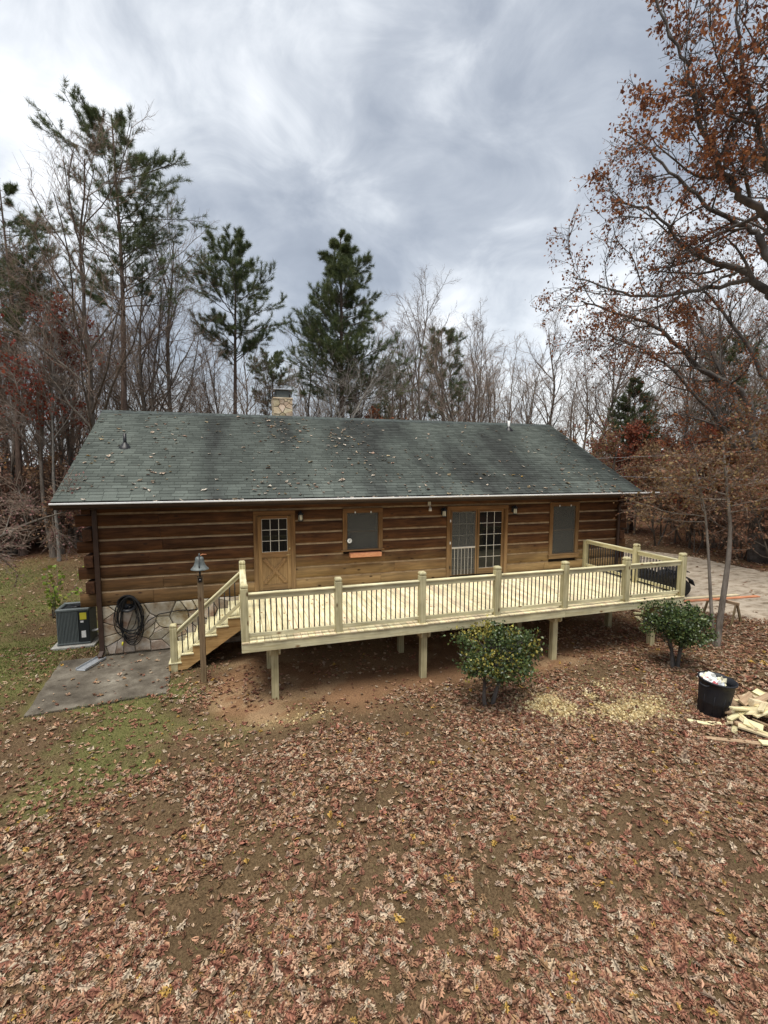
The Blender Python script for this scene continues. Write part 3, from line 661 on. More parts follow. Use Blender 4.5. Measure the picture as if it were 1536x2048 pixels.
# windows
def window(x0, x1, z0, z1, apron):
    wd = P('window', cbox(x1 - x0 - 0.2, 0.02, z1 - z0 - 0.15, 0, M_soffit), None, ((x0 + x1) / 2, D + 0.075, (z0 + z1) / 2))
    w = 0.125; frame(wd, x0, x1, z0 + 0.03, z1, w, 0.032)
    box('sill', (x0 - 0.04, D - 0.07, z0), (x1 + 0.04, D + 0.05, z0 + 0.032), M_trimx, wd)
    if apron: box('apron', (x0 - 0.02, D - 0.062, z0 - 0.115), (x1 + 0.02, D - 0.004, z0 - 0.003), M_trimx, wd)
    a, b, c, d = x0 + w, x1 - w, z0 + 0.032, z1 - w; m_ = (c + d) / 2 - 0.02
    for nm, p, q, yy in (('upper_sash', m_, d, D + 0.030), ('lower_sash', c, m_ + 0.02, D + 0.010)):
        s = obj(nm, cbox(b - a, 0.004, q - p, 0, M_glass), None, wd, ((a + b) / 2, yy + 0.02, (p + q) / 2))
        for e in (a, b - 0.035): box('sash_frame', (e, yy, p), (e + 0.035, yy + 0.03, q), M_trim, s)
        for e in (p, q - 0.032): box('sash_frame', (a + 0.035, yy + 0.001, e), (b - 0.035, yy + 0.029, e + 0.032), M_trimx, s)
    obj('screen', cbox(b - a - 0.02, 0.002, d - c - 0.02, 0, M_mesh), None, wd, ((a + b) / 2, D + 0.003, (c + d) / 2))
    for t in (0.25, 0.75): obj('screen_clip', cbox(0.03, 0.015, 0.05, 0.003, M_white), None, wd, (a + (b - a) * t, D - 0.04, d + 0.01))
    return wd
window(2.80, 3.97, 0.965, 2.175, False); window(9.63, 10.76, 0.47, 2.2, True)
# chimney
chx0, chx1, chy0, chy1 = 1.38, 2.02, RY + 0.25, RY + 0.95
chim = thing('chimney', ((chx0 + chx1) / 2, (chy0 + chy1) / 2, RZ - 0.3), 'pale fieldstone chimney with flat metal cap behind the ridge', 'chimney') if False else P('chimney', cbox(chx1 - chx0, chy1 - chy0, 1.35, 0, M_mortar), None, ((chx0 + chx1) / 2, (chy0 + chy1) / 2, 5.07))
stones(chim, cells(chx0 - 0.02, chx1 + 0.02, 4.6, 5.74, 20, 9), chy0 + 0.0, 0.03, M_stoneC, 0.012, 8)
stones(chim, cells(chy0, chy1, 4.6, 5.74, 20, 10), chx0, 0.03, M_stoneC, 0.012, 8, 'X', 1)
box('crown', (chx0 - 0.03, chy0 - 0.04, 5.735), (chx1 + 0.03, chy1 + 0.03, 5.78), M_stoneC, chim)
box('flue_screen', (chx0 + 0.09, chy0 + 0.1, 5.78), (chx1 - 0.09, chy1 - 0.1, 6.04), M_acbody, chim)
for a in (chx0 + 0.07, chx1 - 0.09):
    for b in (chy0 + 0.08, chy1 - 0.1): box('cap_leg', (a, b, 5.78), (a + 0.02, b + 0.02, 6.06), M_black, chim)
box('cap', (chx0 - 0.01, chy0 - 0.0, 6.06), (chx1 + 0.01, chy1 + 0.02, 6.10), M_galv, chim)
# roof vents
for (vx, vy, h, pm) in ((-2.96, 5.87, 0.36, M_black), (10.55, 7.70, 0.34, M_white)):
    z = EZ + (vy - EY) * SL
    v = obj('vent_pipe', tube_mesh('vent_pipe', [(0, 0, -0.1), (0, 0, h)], 0.045, 12), pm, roof, (vx, vy, z))
    obj('vent_boot', lathe('vent_boot', [(0.20, -0.10), (0.19, -0.05), (0.10, 0.04), (0.055, 0.10), (0.05, 0.11)], 16), M_black, v, (vx, vy, z))

# ------------------------------------------------------------------ wall fixtures
def lantern(x, z, label):
    t = thing('wall_lantern', (x, D - 0.02, z), label, 'lantern')
    obj('backplate', cbox(0.10, 0.02, 0.20, 0.006, M_black), None, t, (x, D - 0.02, z + 0.02))
    obj('bracket', tube_mesh('bracket', [(0, 0, 0), (0, -0.06, 0.06), (0, -0.12, 0.03)], 0.012, 6), M_black, t, (x, D - 0.02, z + 0.06))
    obj('hood', lathe('hood', [(0.012, 0.14), (0.03, 0.11), (0.085, 0.04), (0.085, 0.03), (0.02, 0.03)], 12, False), M_black, t, (x, D - 0.14, z + 0.02))
    obj('glass', lathe('glass', [(0.05, 0.03), (0.062, -0.13), (0.01, -0.14)], 6, False), M_lampglass, t, (x, D - 0.14, z + 0.02))
    for k in range(6):
        a = k * math.pi / 3; ca, sa = math.cos(a), math.sin(a)
        obj('cage_bar', tube_mesh('cage_bar', [(0.055 * ca, 0.055 * sa, 0.03), (0.067 * ca, 0.067 * sa, -0.13)], 0.005, 4), M_black, t, (x, D - 0.14, z + 0.02))
    obj('base_ring', lathe('base_ring', [(0.005, -0.155), (0.05, -0.15), (0.075, -0.13), (0.07, -0.125), (0.005, -0.13)], 12), M_black, t, (x, D - 0.14, z + 0.02))
lantern(1.62, 2.0, 'black coach lantern beside the cross braced wooden door')
lantern(5.84, 1.99, 'black coach lantern between the flower box window and the patio door')
lantern(8.25, 2.0, 'black coach lantern between the patio door and the tall window')
fl = thing('flood_light', (5.41, D - 0.03, 2.2), 'small pale motion flood light under the eave by the patio door', 'flood light')
obj('mount', cbox(0.09, 0.03, 0.13, 0.008, M_muntin), None, fl, (5.41, D - 0.02, 2.26)); obj('arm', tube_mesh('arm', [(0, 0, 0), (0, -0.05, -0.06)], 0.015, 8), M_muntin, fl, (5.41, D - 0.03, 2.22))
obj('lamp_head', lathe('lamp_head', [(0.01, 0.05), (0.04, 0.04), (0.048, -0.05), (0.03, -0.06), (0.005, -0.06)], 12), M_muntin, fl, (5.41, D - 0.09, 2.10))
th = thing('thermometer', (2.95, D - 0.06, 1.25), 'round white dial thermometer on the window frame', 'thermometer')
obj('rim', lathe('rim', [(0.001, 0), (0.085, 0), (0.085, 0.03), (0.068, 0.034)], 24), M_black, th, (2.98, D - 0.05, 1.27), (math.pi / 2, 0, 0))
obj('dial', lathe('dial', [(0.069, 0.031), (0.001, 0.033)], 24), M_white, th, (2.98, D - 0.05, 1.27), (math.pi / 2, 0, 0))
obj('needle', cbox(0.012, 0.004, 0.07, 0, M_black), None, th, (2.985, D - 0.087, 1.275), (0, 0.5, 0)); obj('bracket', cbox(0.06, 0.015, 0.015, 0.002, M_brass), None, th, (2.90, D - 0.045, 1.275))
fb = thing('flower_box', (3.42, D - 0.12, 0.81), 'narrow copper coloured flower box below the small window', 'flower box')
box('front', (2.98, D - 0.19, 0.805), (3.89, D - 0.175, 0.925), M_copper, fb); box('back', (2.98, D - 0.03, 0.805), (3.89, D - 0.015, 0.925), M_copper, fb)
box('bottom', (2.995, D - 0.174, 0.807), (3.875, D - 0.032, 0.82), M_copper, fb)
for a in (2.981, 3.875): box('end', (a, D - 0.174, 0.808), (a + 0.014, D - 0.031, 0.923), M_copper, fb)
# garden hose coil on the stone
def hose():
    h = thing('hose_coil', (-2.65, D - 0.1, G + 0.2), 'big coil of black hose hung on the stone foundation', 'hose')
    r = random.Random(5)
    obj('hanger', lathe('hanger', [(0.03, 0), (0.17, 0.01), (0.17, 0.13), (0.20, 0.14)], 18), M_black, h, (-2.65, D + 0.0, -0.02), (math.pi / 2, 0, 0))
    for k in range(13):
        rx = r.uniform(0.19, 0.36); top = 0.14 + r.uniform(-0.02, 0.03); bot = -r.uniform(0.72, 1.12); cx = -2.65 + r.uniform(-0.08, 0.10); y = D - 0.04 - r.uniform(0, 0.13)
        pts = []
        for i in range(29):
            a = i / 28 * 2 * math.pi; zz = (top + bot) / 2 + (top - bot) / 2 * math.cos(a); s = math.sin(a)
            wgt = 0.72 + 0.28 * (1 - math.cos(a)) / 2; sk = (1 - math.cos(a)) / 2 * r.uniform(-0.005, 0.005)
            pts.append((cx + rx * wgt * s + sk, y - 0.02 * math.cos(a), zz))
        obj('loop', tube_mesh('loop', pts, 0.0105, 6, False), M_rubber, h)
    for k in range(6):
        rr_ = 0.185 + 0.018 * (k % 3); y = D - 0.03 - 0.022 * k
        pts = [(-2.65 + rr_ * math.sin(i / 24 * 2 * math.pi), y, -0.03 + rr_ * 0.93 * math.cos(i / 24 * 2 * math.pi)) for i in range(25)]
        obj('loop', tube_mesh('loop', pts, 0.0105, 6, False), M_rubber, h)
    obj('tail', tube_mesh('tail', [(-2.42, D - 0.08, -0.4), (-2.36, D - 0.09, -0.7), (-2.2, D - 0.06, -0.52), (-1.95, D - 0.04, -0.38), (-1.5, D - 0.03, -0.33), (-0.9, D - 0.03, -0.36)], 0.0125, 6), M_rubber, h)
    obj('nozzle', tube_mesh('nozzle', [(-2.80, D - 0.07, -1.0), (-2.81, D - 0.09, -1.09)], 0.02, 8), M_yellow, h)
hose()
# meter box on the right end
mb = thing('meter_box', (13.0, D + 0.5, 0.4), 'grey electric meter box on the cabin end wall', 'meter box')
box('case', (12.5, D + 0.72, 0.30), (13.05, D + 1.05, 0.95), M_galv, mb, 0.015)
box('lid', (12.49, D + 0.70, 0.95), (13.08, D + 1.07, 1.0), M_white, mb, 0.01)
obj('meter', lathe('meter', [(0.001, 0.1), (0.06, 0.09), (0.09, 0.0), (0.09, -0.02)], 18), M_lampglass, mb, (12.8, D + 0.72, 0.68), (math.pi / 2, 0, 0))
obj('conduit', tube_mesh('conduit', [(12.58, D + 0.8, 0.95), (12.58, D + 0.8, 1.3)], 0.03, 8), M_white, mb)
# power lines
def wire(a, b, sag, label):
    a, b = np.array(a), np.array(b); t = np.linspace(0, 1, 24)[:, None]; p = a + (b - a) * t; p[:, 2] -= sag * 4 * (t * (1 - t))[:, 0]
    obj('power_line', tube_mesh('power_line', p, 0.006, 5), M_galv, label=label, cat='wire', group='overhead wires to the cabin')
wire((12.7, RY + 1.5, 3.6), (40, -2, 6.3), 0.5, 'upper overhead wire running from the cabin gable to the woods')
wire((12.7, 6.0, 3.0), (34, -8, 3.4), 0.25, 'lower overhead wire running from the cabin gable to the woods')

# ------------------------------------------------------------------ AC unit
def ac():
    x0, x1, y0, y1, z0, z1 = -4.50, -3.75, 4.55, 5.25, G + 0.09, G + 1.03
    t = thing('air_conditioner', ((x0 + x1) / 2, (y0 + y1) / 2, z0), 'grey green outdoor air conditioner with yellow sticker on a concrete pad', 'air conditioner')
    box('core', (x0 + 0.03, y0 + 0.03, z0), (x1 - 0.03, y1 - 0.03, z1 - 0.06), M_acdark, t)
    n = 15
    for i in range(n):
        x = x0 + 0.03 + (x1 - x0 - 0.30) * i / (n - 1); box('louver', (x - 0.011, y0, z0 + 0.04), (x + 0.011, y0 + 0.028, z1 - 0.08), M_acbody, t, 0.003)
    for i in range(n):
        y = y0 + 0.05 + (y1 - y0 - 0.1) * i / (n - 1); box('louver', (x0, y - 0.011, z0 + 0.04), (x0 + 0.028, y + 0.011, z1 - 0.08), M_acbody, t, 0.003)
    box('control_panel', (x1 - 0.24, y0 - 0.004, z0 + 0.03), (x1 - 0.004, y0 + 0.03, z1 - 0.08), M_acdark, t, 0.006)
    box('side_panel', (x1 - 0.028, y0 + 0.032, z0 + 0.03), (x1, y1 - 0.03, z1 - 0.08), M_acbody, t, 0.006)
    for z in (z0 + 0.02,): box('base_rail', (x0 - 0.006, y0 - 0.006, z - 0.02), (x1 + 0.006, y1 + 0.006, z + 0.02), M_acbody, t)
    # top ring frame and fan
    for lo, hi in (((x0 - 0.008, y0 - 0.008, z1 - 0.08), (x1 + 0.008, y0 + 0.08, z1)), ((x0 - 0.008, y1 - 0.08, z1 - 0.08), (x1 + 0.008, y1 + 0.008, z1)), ((x0 - 0.008, y0 + 0.08, z1 - 0.08), (x0 + 0.08, y1 - 0.08, z1)), ((x1 - 0.08, y0 + 0.08, z1 - 0.08), (x1 + 0.008, y1 - 0.08, z1))): box('top_frame', lo, hi, M_acbody, t, 0.02)
    c = ((x0 + x1) / 2, (y0 + y1) / 2, z1 - 0.02)
    for k in range(5): obj('fan_guard', tube_mesh('fan_guard', [(0.055 * (k + 1) * math.cos(a), 0.055 * (k + 1) * math.sin(a), 0) for a in np.linspace(0, 2 * math.pi, 25)], 0.004, 4, False), M_black, t, c)
    obj('fan_hub', lathe('fan_hub', [(0.001, 0.0), (0.09, 0.0), (0.09, -0.05), (0.001, -0.05)], 16), M_black, t, c)
    box('sticker', (x1 - 0.21, y0 - 0.008, z1 - 0.30), (x1 - 0.06, y0 - 0.005, z1 - 0.12), M_yellow, t, 0); box('sticker', (x1 - 0.20, y0 - 0.008, z1 - 0.38), (x1 - 0.13, y0 - 0.005, z1 - 0.33), M_white, t, 0)
    box('sticker', (x1 - 0.19, y0 - 0.008, z0 + 0.16), (x1 - 0.09, y0 - 0.005, z0 + 0.34), M_white, t, 0)
    s = thing('equipment_pad', ((x0 + x1) / 2, (y0 + y1) / 2, G), 'square concrete pad under the air conditioner', 'concrete pad')
    box('slab', (x0 - 0.12, y0 - 0.12, G - 0.02), (x1 + 0.12, y1 + 0.1, G + 0.068), M_concrete_pad, s, 0.012)
    p = thing('refrigerant_pipe', (x1 + 0.15, y0 + 0.3, G + 0.4), 'white pipes between the air conditioner and the log wall', 'pipe')
    obj('pipe', tube_mesh('pipe', [(x1, y0 + 0.2, G + 0.35), (x1 + 0.1, y0 + 0.2, G + 0.36), (XL - 0.0, y0 + 0.25, G + 0.45), (XL + 0.1, y0 + 0.25, G + 0.45)], 0.03, 8), M_white, p)
    for dz in (0, 0.12): obj('pipe', tube_mesh('pipe', [(x1 - 0.08, y1 + 0.15, G + 1.02 + dz), (x1 - 0.08 + 0.04, y1 + 0.15, G + 1.12 + dz), (x1 + 0.1, y1 + 0.15, G + 1.15 + dz), (XL + 0.05, y1 + 0.15, G + 1.15 + dz)], 0.03, 8), M_white, p)
    obj('pipe', tube_mesh('pipe', [(x1 - 0.08, y1 + 0.15, G), (x1 - 0.08, y1 + 0.15, G + 1.1)], 0.03, 8), M_white, p)
ac()

# ------------------------------------------------------------------ deck
dk = thing('wooden_deck', (5.56, 1.8, G), 'new pale pine deck with black balusters along the cabin front', 'deck')
LX = 6 * 1.83 + 0.14
PX = [0.07 + 1.83 * i for i in range(7)]
nb = 78; pit = LX / nb
rb = random.Random(9)
for i in range(nb):
    x = pit * (i + 0.5); me = cbox(round(pit - 0.006, 4), 3.66, 0.032, 0.004, M_deck)
    obj('deck_board', me, None, dk, (x, 1.83 - 0.018 + rb.uniform(-0.006, 0.004), -0.016 + rb.uniform(-0.0015, 0.0015)))
rimz = (-0.215, -0.034)
box('rim_joist', (0, 0.0, rimz[0]), (7.4, 0.038, rimz[1]), M_railx, dk); box('rim_joist', (7.402, 0.0, rimz[0]), (LX, 0.038, rimz[1]), M_railx, dk)
box('rim_joist', (0, 0.04, rimz[0]), (0.038, 3.66, rimz[1]), M_raily, dk); box('rim_joist', (LX - 0.038, 0.04, rimz[0]), (LX, 3.66, rimz[1]), M_raily, dk)
for k in range(9): box('joist', (0.04, 0.40 * (k + 1), rimz[0]), (LX - 0.04, 0.40 * (k + 1) + 0.038, rimz[1] - 0.001), M_railx, dk)
def railpost(x, y, top=1.135):
    s = 0.07; pr = [(s, -0.036), (s, 1.0), (s - 0.0, 1.035), (s - 0.016, 1.042), (s - 0.016, 1.062), (s, 1.069), (s, 1.10), (s - 0.018, 1.128), (0.001, 1.135)]
    V = []
    for r_, z in pr: V += [(-r_, -r_, z), (r_, -r_, z), (r_, r_, z), (-r_, r_, z)]
    F = [];
    for i in range(len(pr) - 1):
        for k in range(4): F.append((i * 4 + k, i * 4 + (k + 1) % 4, (i + 1) * 4 + (k + 1) % 4, (i + 1) * 4 + k))
    key = 'railpost'
    me = bpy.data.meshes.get(key)
    if me is None:
        me = bpy.data.meshes.new(key); me.from_pydata(V, [], F); me.materials.append(M_railz)
    return obj('post', me, None, dk, (x, y, 0), (0, 0, rb.choice((0, 1, 2, 3)) * math.pi / 2))
yf = 0.067
for x in PX: railpost(x, yf)
YS = 2.317
railpost(PX[0], YS); YM = 1.55
railpost(PX[6], YM)
box('post', (PX[6] - 0.07, D - 0.12, -0.036), (PX[6] + 0.07, D - 0.008, 0.90), M_railz, dk)
balm = tube_mesh('baluster', [(0, 0, 0), (0, 0, 0.70)], 0.0125, 8)
def railing(a, b, y, axis='X', n=15, capw=0.10):
    if axis == 'X':
        box('hand_rail', (a, y - capw / 2, 0.905), (b, y + capw / 2, 0.94), M_railx, dk, 0.008); box('sub_rail', (a, y - 0.019, 0.81), (b, y + 0.019, 0.903), M_railx, dk)
        box('bottom_rail', (a, y - 0.019, 0.065), (b, y + 0.019, 0.150), M_railx, dk)
    else:
        box('hand_rail', (y - capw / 2, a, 0.905), (y + capw / 2, b, 0.94), M_raily, dk, 0.008); box('sub_rail', (y - 0.019, a, 0.81), (y + 0.019, b, 0.903), M_raily, dk)
        box('bottom_rail', (y - 0.019, a, 0.065), (y + 0.019, b, 0.150), M_raily, dk)
    for i in range(n):
        t = a + (b - a) * (i + 1) / (n + 1)
        obj('baluster', balm, M_black, dk, (t, y, 0.13) if axis == 'X' else (y, t, 0.13))
for i in range(6): railing(PX[i] + 0.07, PX[i + 1] - 0.07, yf)
railing(yf + 0.07, YS - 0.07, PX[0], 'Y', 19, 0.135)
railing(yf + 0.07, YM - 0.07, PX[6], 'Y', 12); railing(YM + 0.07, D - 0.12, PX[6], 'Y', 18)
# under structure
for x in (0.63, 3.87, 7.32, 10.40):
    for s in (-1, 1): 
        me = prism('beam', [(0.14, -0.217), (3.6, -0.217), (3.6, -0.395), (0.19, -0.395), (0.14, -0.35)], 0.036, 'X'); obj('beam', me, M_raily, dk, (x + s * 0.089 - 0.018, 0, 0))
    for y in (0.31, 1.8): box('support_post', (x - 0.07, y - 0.07, G - 0.1), (x + 0.07, y + 0.07, -0.222), M_railz, dk)
# steps
SX, n_r = -1.62, 7
rise = (0 - (G + 0.025)) / n_r; run = 0.262
for i in range(1, n_r):
    x1 = -run * (i - 1) - 0.0; z = -rise * i
    box('tread', (x1 - run - 0.025, YS - 0.10, z - 0.034), (x1 - 0.004, D - 0.02, z), M_raily, dk, 0.006)
    box('riser', (x1 - 0.022, YS - 0.04, z + 0.0005), (x1 - 0.002, D - 0.03, z + rise - 0.036), M_raily, dk, 0.002)
xb = -run * (n_r - 1)
box('riser', (xb - 0.022, YS - 0.04, G + 0.025), (xb - 0.002, D - 0.03, G + 0.025 + rise - 0.036), M_raily, dk, 0.002)
for y in (YS - 0.08, D - 0.14):
    poly = [(0.0, -0.036)]
    poly = [(-0.002, -0.30)]
    for i in range(n_r - 1):
        poly += [(-run * i - 0.024, -rise * (i + 1) - 0.035 + 0.0), (-run * (i + 1) - 0.024, -rise * (i + 1) - 0.035)]
    poly += [(xb - 0.024, G + 0.026), (xb + 0.36, G + 0.026), (-0.002, -0.52)]
    obj('stringer', prism('stringer', poly, 0.04), M_string, dk, (0, y, 0))
# newel and stair rail
NX, NY = -1.475, YS - 0.02
me = bpy.data.meshes['railpost']
np_ = obj('newel_post', me.copy(), None, dk, (NX, NY, G + 0.0 - 0.02), (0, 0, 0)); 
a = Vector((PX[0] - 0.06, NY, 0.86)); b = Vector((NX + 0.06, NY, G + 0.93))
bar('hand_rail', a, b, 0.10, 0.036, M_raily, dk, 0.006)
for dz, nm in ((-0.066, 'sub_rail'), (-0.74, 'bottom_rail')): bar(nm, a + Vector((0, 0, dz)), b + Vector((0, 0, dz)), 0.038, 0.085, M_raily, dk)
stb = tube_mesh('stair_baluster', [(0, 0, 0), (0, 0, 0.60)], 0.0125, 8)
for i in range(11):
    q = b + (a - b) * ((i + 1) / 12); obj('baluster', stb, M_black, dk, (q.x, q.y, q.z - 0.72))
# bell on post
def bell():
    x, y = -0.80, 1.46
    p = thing('bell_post', (x, y, G), 'weathered square post standing in front of the steps', 'post')
    box('post', (x - 0.058, y - 0.058, G - 0.1), (x + 0.058, y + 0.058, 1.02), M_oldpost, p, 0.006)
    obj('bracket_plate', cbox(0.07, 0.012, 0.10, 0.002, M_black), None, p, (x, y - 0.065, 0.95))
    obj('bolt', lathe('bolt', [(0.001, 0.015), (0.012, 0.012), (0.012, 0)], 8), M_white, p, (x, y - 0.07, 0.96), (math.pi / 2, 0, 0))
    b = thing('dinner_bell', (x, y - 0.03, 1.02), 'grey iron dinner bell mounted on the weathered post', 'bell')
    pr = [(0.001, 0.30), (0.06, 0.298), (0.082, 0.28), (0.088, 0.24), (0.098, 0.18), (0.118, 0.12), (0.150, 0.075), (0.182, 0.045), (0.186, 0.03), (0.172, 0.03), (0.10, 0.10), (0.06, 0.26), (0.001, 0.27)]
    obj('bell_body', lathe('bell_body', pr, 28), M_bell, b, (x, y - 0.03, 1.145))
    for s in (-1, 1):
        pts = [(0, 0, 0), (0, s * 0.05 - 0.0, 0.03), (0, s * 0.12, 0.12), (0, s * 0.13, 0.25), (0, s * 0.05, 0.345), (0, 0.0, 0.36)]
        obj('yoke', tube_mesh('yoke', [(px, py * 1.25, pz) for px, py, pz in pts], 0.013, 8), M_black if s < 0 else M_bell, b, (x, y - 0.03, 1.13))
    obj('stem', tube_mesh('stem', [(0, 0, -0.12), (0, 0, 0.05)], 0.018, 8), M_black, b, (x, y - 0.04, 1.10))
    obj('finial', lathe('finial', [(0.001, 0.08), (0.014, 0.06), (0.022, 0.03), (0.016, 0.0)], 12), M_bell, b, (x, y - 0.03, 1.445))
    obj('pull_lever', tube_mesh('pull_lever', [(0, 0, 0), (0.06, 0.02, 0.03), (0.14, 0.03, 0.02)], 0.008, 6), M_redwood, b, (x, y - 0.02, 1.46))
    obj('clapper', tube_mesh('clapper', [(0, 0, 0.20), (0, 0, 0.02)], [0.008, 0.022], 8), M_bell, b, (x, y - 0.03, 1.145))
bell()

# ------------------------------------------------------------------ trees: generators
def norm(v): return v / (np.linalg.norm(v, axis=-1, keepdims=True) + 1e-9)
def grow(r, P0, D0, L, k, wander, up=0.0):
    n = len(P0); P_ = np.zeros((n, k + 1, 3)); P_[:, 0] = P0; d = norm(np.array(D0, float)); seg = (np.asarray(L) / k)[:, None]
    for i in range(k):
        d = norm(d + r.normal(0, wander, (n, 3)) + np.array([0, 0, up])); P_[:, i + 1] = P_[:, i] + d * seg
    return P_
def kids(r, P_, rad, m, t0, a0, a1, t1=1.0, flat=0.0):
    """m child starts per parent: positions, directions, parent radius and t"""
    n, k1, _ = P_.shape
    t = t0 + (t1 - t0) * (np.arange(m)[None] + r.uniform(0, 1, (n, m))) / m
    f = np.clip(t * (k1 - 1), 0, k1 - 1.001); i = f.astype(int); u = (f - i)[..., None]; ar = np.arange(n)[:, None]
    pos = P_[ar, i] * (1 - u) + P_[ar, i + 1] * u; tan = norm(P_[ar, i + 1] - P_[ar, i])
    rd = rad[ar, i] * (1 - u[..., 0]) + rad[ar, i + 1] * u[..., 0]
    rv = r.normal(0, 1, tan.shape); rv[..., 2] *= (1 - flat); perp = norm(rv - tan * (rv * tan).sum(-1, keepdims=True))
    a = r.uniform(a0, a1, t.shape)[..., None]; d = tan * np.cos(a) + perp * np.sin(a)
    return pos.reshape(-1, 3), d.reshape(-1, 3), rd.ravel(), t.ravel()
def taper(r0, r1, k): return r0[:, None] + (r1 - r0)[:, None] * np.linspace(0, 1, k + 1)[None] ** 0.8
def leafcards(r, P_, size, cols, jitter=0.08, fold=0.35, droop=0.4, asp=1.0):
    """small folded diamond leaves, 2 triangles each"""
    n = len(P_); d = norm(r.normal(0, 1, (n, 3)) + np.array([0, 0, -droop])); rv = r.normal(0, 1, (n, 3)); s = norm(np.cross(d, rv)); u = np.cross(s, d)
    L = size * r.uniform(0.6, 1.3, n)[:, None]; W = L * r.uniform(0.32, 0.5, n)[:, None] * asp; b = P_ + r.normal(0, jitter, (n, 3))
    V = np.stack([b, b + d * L * 0.5 + s * W + u * W * fold, b + d * L, b + d * L * 0.5 - s * W + u * W * fold], 1)
    idx = np.arange(n * 4).reshape(n, 4); F = np.concatenate([idx[:, [0, 1, 2]], idx[:, [0, 2, 3]]])
    ci = r.integers(0, len(cols), n); C = np.array(cols)[ci] * r.uniform(0.7, 1.3, n)[:, None]
    return V.reshape(-1, 3), F, np.repeat(C, 4, 0)
def fol_mesh(name, parts):
    me = mesh_np(name, [(v, f) for v, f, c in parts]); point_color(me, np.concatenate([c for v, f, c in parts])); return me
def hardwood(seed, H, r0, n1=20, n2=7, n3=6, n4=5, clear=0.35, a1=(0.5, 0.95), l1=0.42, stems=1, lean=0.04, up1=0.07, leaves=0, lcols=None, lsize=0.1, crook=0.05, tw=0.0048, foli_t=(0.0, 1.0)):
    r = np.random.default_rng(seed); D0 = r.normal(0, lean, (stems, 3)); D0[:, 2] = 1
    if stems > 1:
        a = np.arange(stems) * 2.4 + r.uniform(0, 1); sp = r.uniform(0.15, 0.75, stems); D0[:, 0] = np.cos(a) * sp; D0[:, 1] = np.sin(a) * sp
    P0 = np.zeros((stems, 3)); P0[:, 2] = -0.25
    k0 = 14; LL = H * (1 if stems == 1 else r.uniform(0.75, 1.0, stems)) * np.ones(stems)
    T = grow(r, P0, D0, LL, k0, crook, 0.03 if stems == 1 else 0.07); R0 = taper(np.full(stems, r0), np.full(stems, r0 * 0.12), k0); R0[:, 0] *= 1.35
    trunk = [tubes(T, R0, 9)]
    p, d, rd, t = kids(r, T, R0, n1, clear, a1[0], a1[1]); L1 = H * l1 * (1.12 - 0.75 * (t - clear) / (1 - clear)) * r.uniform(0.55, 1.15, len(t))
    B1 = grow(r, p, d, L1, 7, 0.11, up1); R1 = taper(np.minimum(rd * 0.62, r0 * 0.42), np.full(len(rd), 0.014), 7); trunk.append(tubes(B1, R1, 5))
    p, d, rd, t = kids(r, B1, R1, n2, 0.18, 0.4, 0.95); L2 = np.repeat(L1, n2) * 0.42 * (1.15 - 0.6 * t) * r.uniform(0.6, 1.2, len(t))
    B2 = grow(r, p, d, L2, 4, 0.14, up1 * 0.8); R2 = taper(np.minimum(rd * 0.6, 0.03), np.full(len(rd), 0.007), 4); crown = [tubes(B2, R2, 4)]
    p, d, rd, t = kids(r, B2, R2, n3, 0.15, 0.35, 0.95); L3 = np.repeat(L2, n3) * 0.5 * r.uniform(0.6, 1.3, len(t))
    B3 = grow(r, p, d, L3, 3, 0.15, 0.03); R3 = taper(np.minimum(rd * 0.7, 0.010), np.full(len(rd), tw * 0.75), 3); crown.append(tubes(B3, R3, 3))
    last = B3
    if n4:
        p, d, rd, t = kids(r, B3, R3, n4, 0.2, 0.35, 0.9); L4 = np.clip(np.repeat(L3, n4) * 0.6, 0.12, 0.7) * r.uniform(0.6, 1.3, len(t))
        B4 = grow(r, p, d, L4, 1, 0.12, 0.02); crown.append(tubes(B4, taper(np.full(len(p), tw), np.full(len(p), tw * 0.45), 1), 3)); last = B4
    fol = None
    if leaves:
        q = last[r.integers(0, len(last), leaves), r.integers(0, last.shape[1], leaves)]
        z = q[:, 2] / H; q = q[(z > foli_t[0]) & (z < foli_t[1])]
        fol = fol_mesh('foliage', [leafcards(r, q, lsize, lcols)])
    return mesh_np('trunk', trunk, True), mesh_np('crown', crown), fol
NCOL = [(0.080, 0.108, 0.042), (0.105, 0.132, 0.050), (0.062, 0.088, 0.040), (0.135, 0.155, 0.060)]
def tufts(r, P_, dirs, L, nn=16, w=0.016, cols=NCOL):
    n = len(P_); d = norm(dirs[:, None] * 0.9 + r.normal(0, 0.62, (n, nn, 3)) + np.array([0, 0, 0.12])); s = norm(np.cross(d, r.normal(0, 1, (n, nn, 3))))
    ln = L * r.uniform(0.7, 1.15, (n, nn, 1)); b = P_[:, None] + r.normal(0, 0.03, (n, nn, 3))
    V = np.stack([b - s * w * 0.5, b + s * w * 0.5, b + d * ln], 2).reshape(-1, 3); F = np.arange(n * nn * 3).reshape(-1, 3)
    C = np.array(cols)[r.integers(0, len(cols), n)] * r.uniform(0.75, 1.35, n)[:, None]
    return V, F, np.repeat(C, nn * 3, 0)
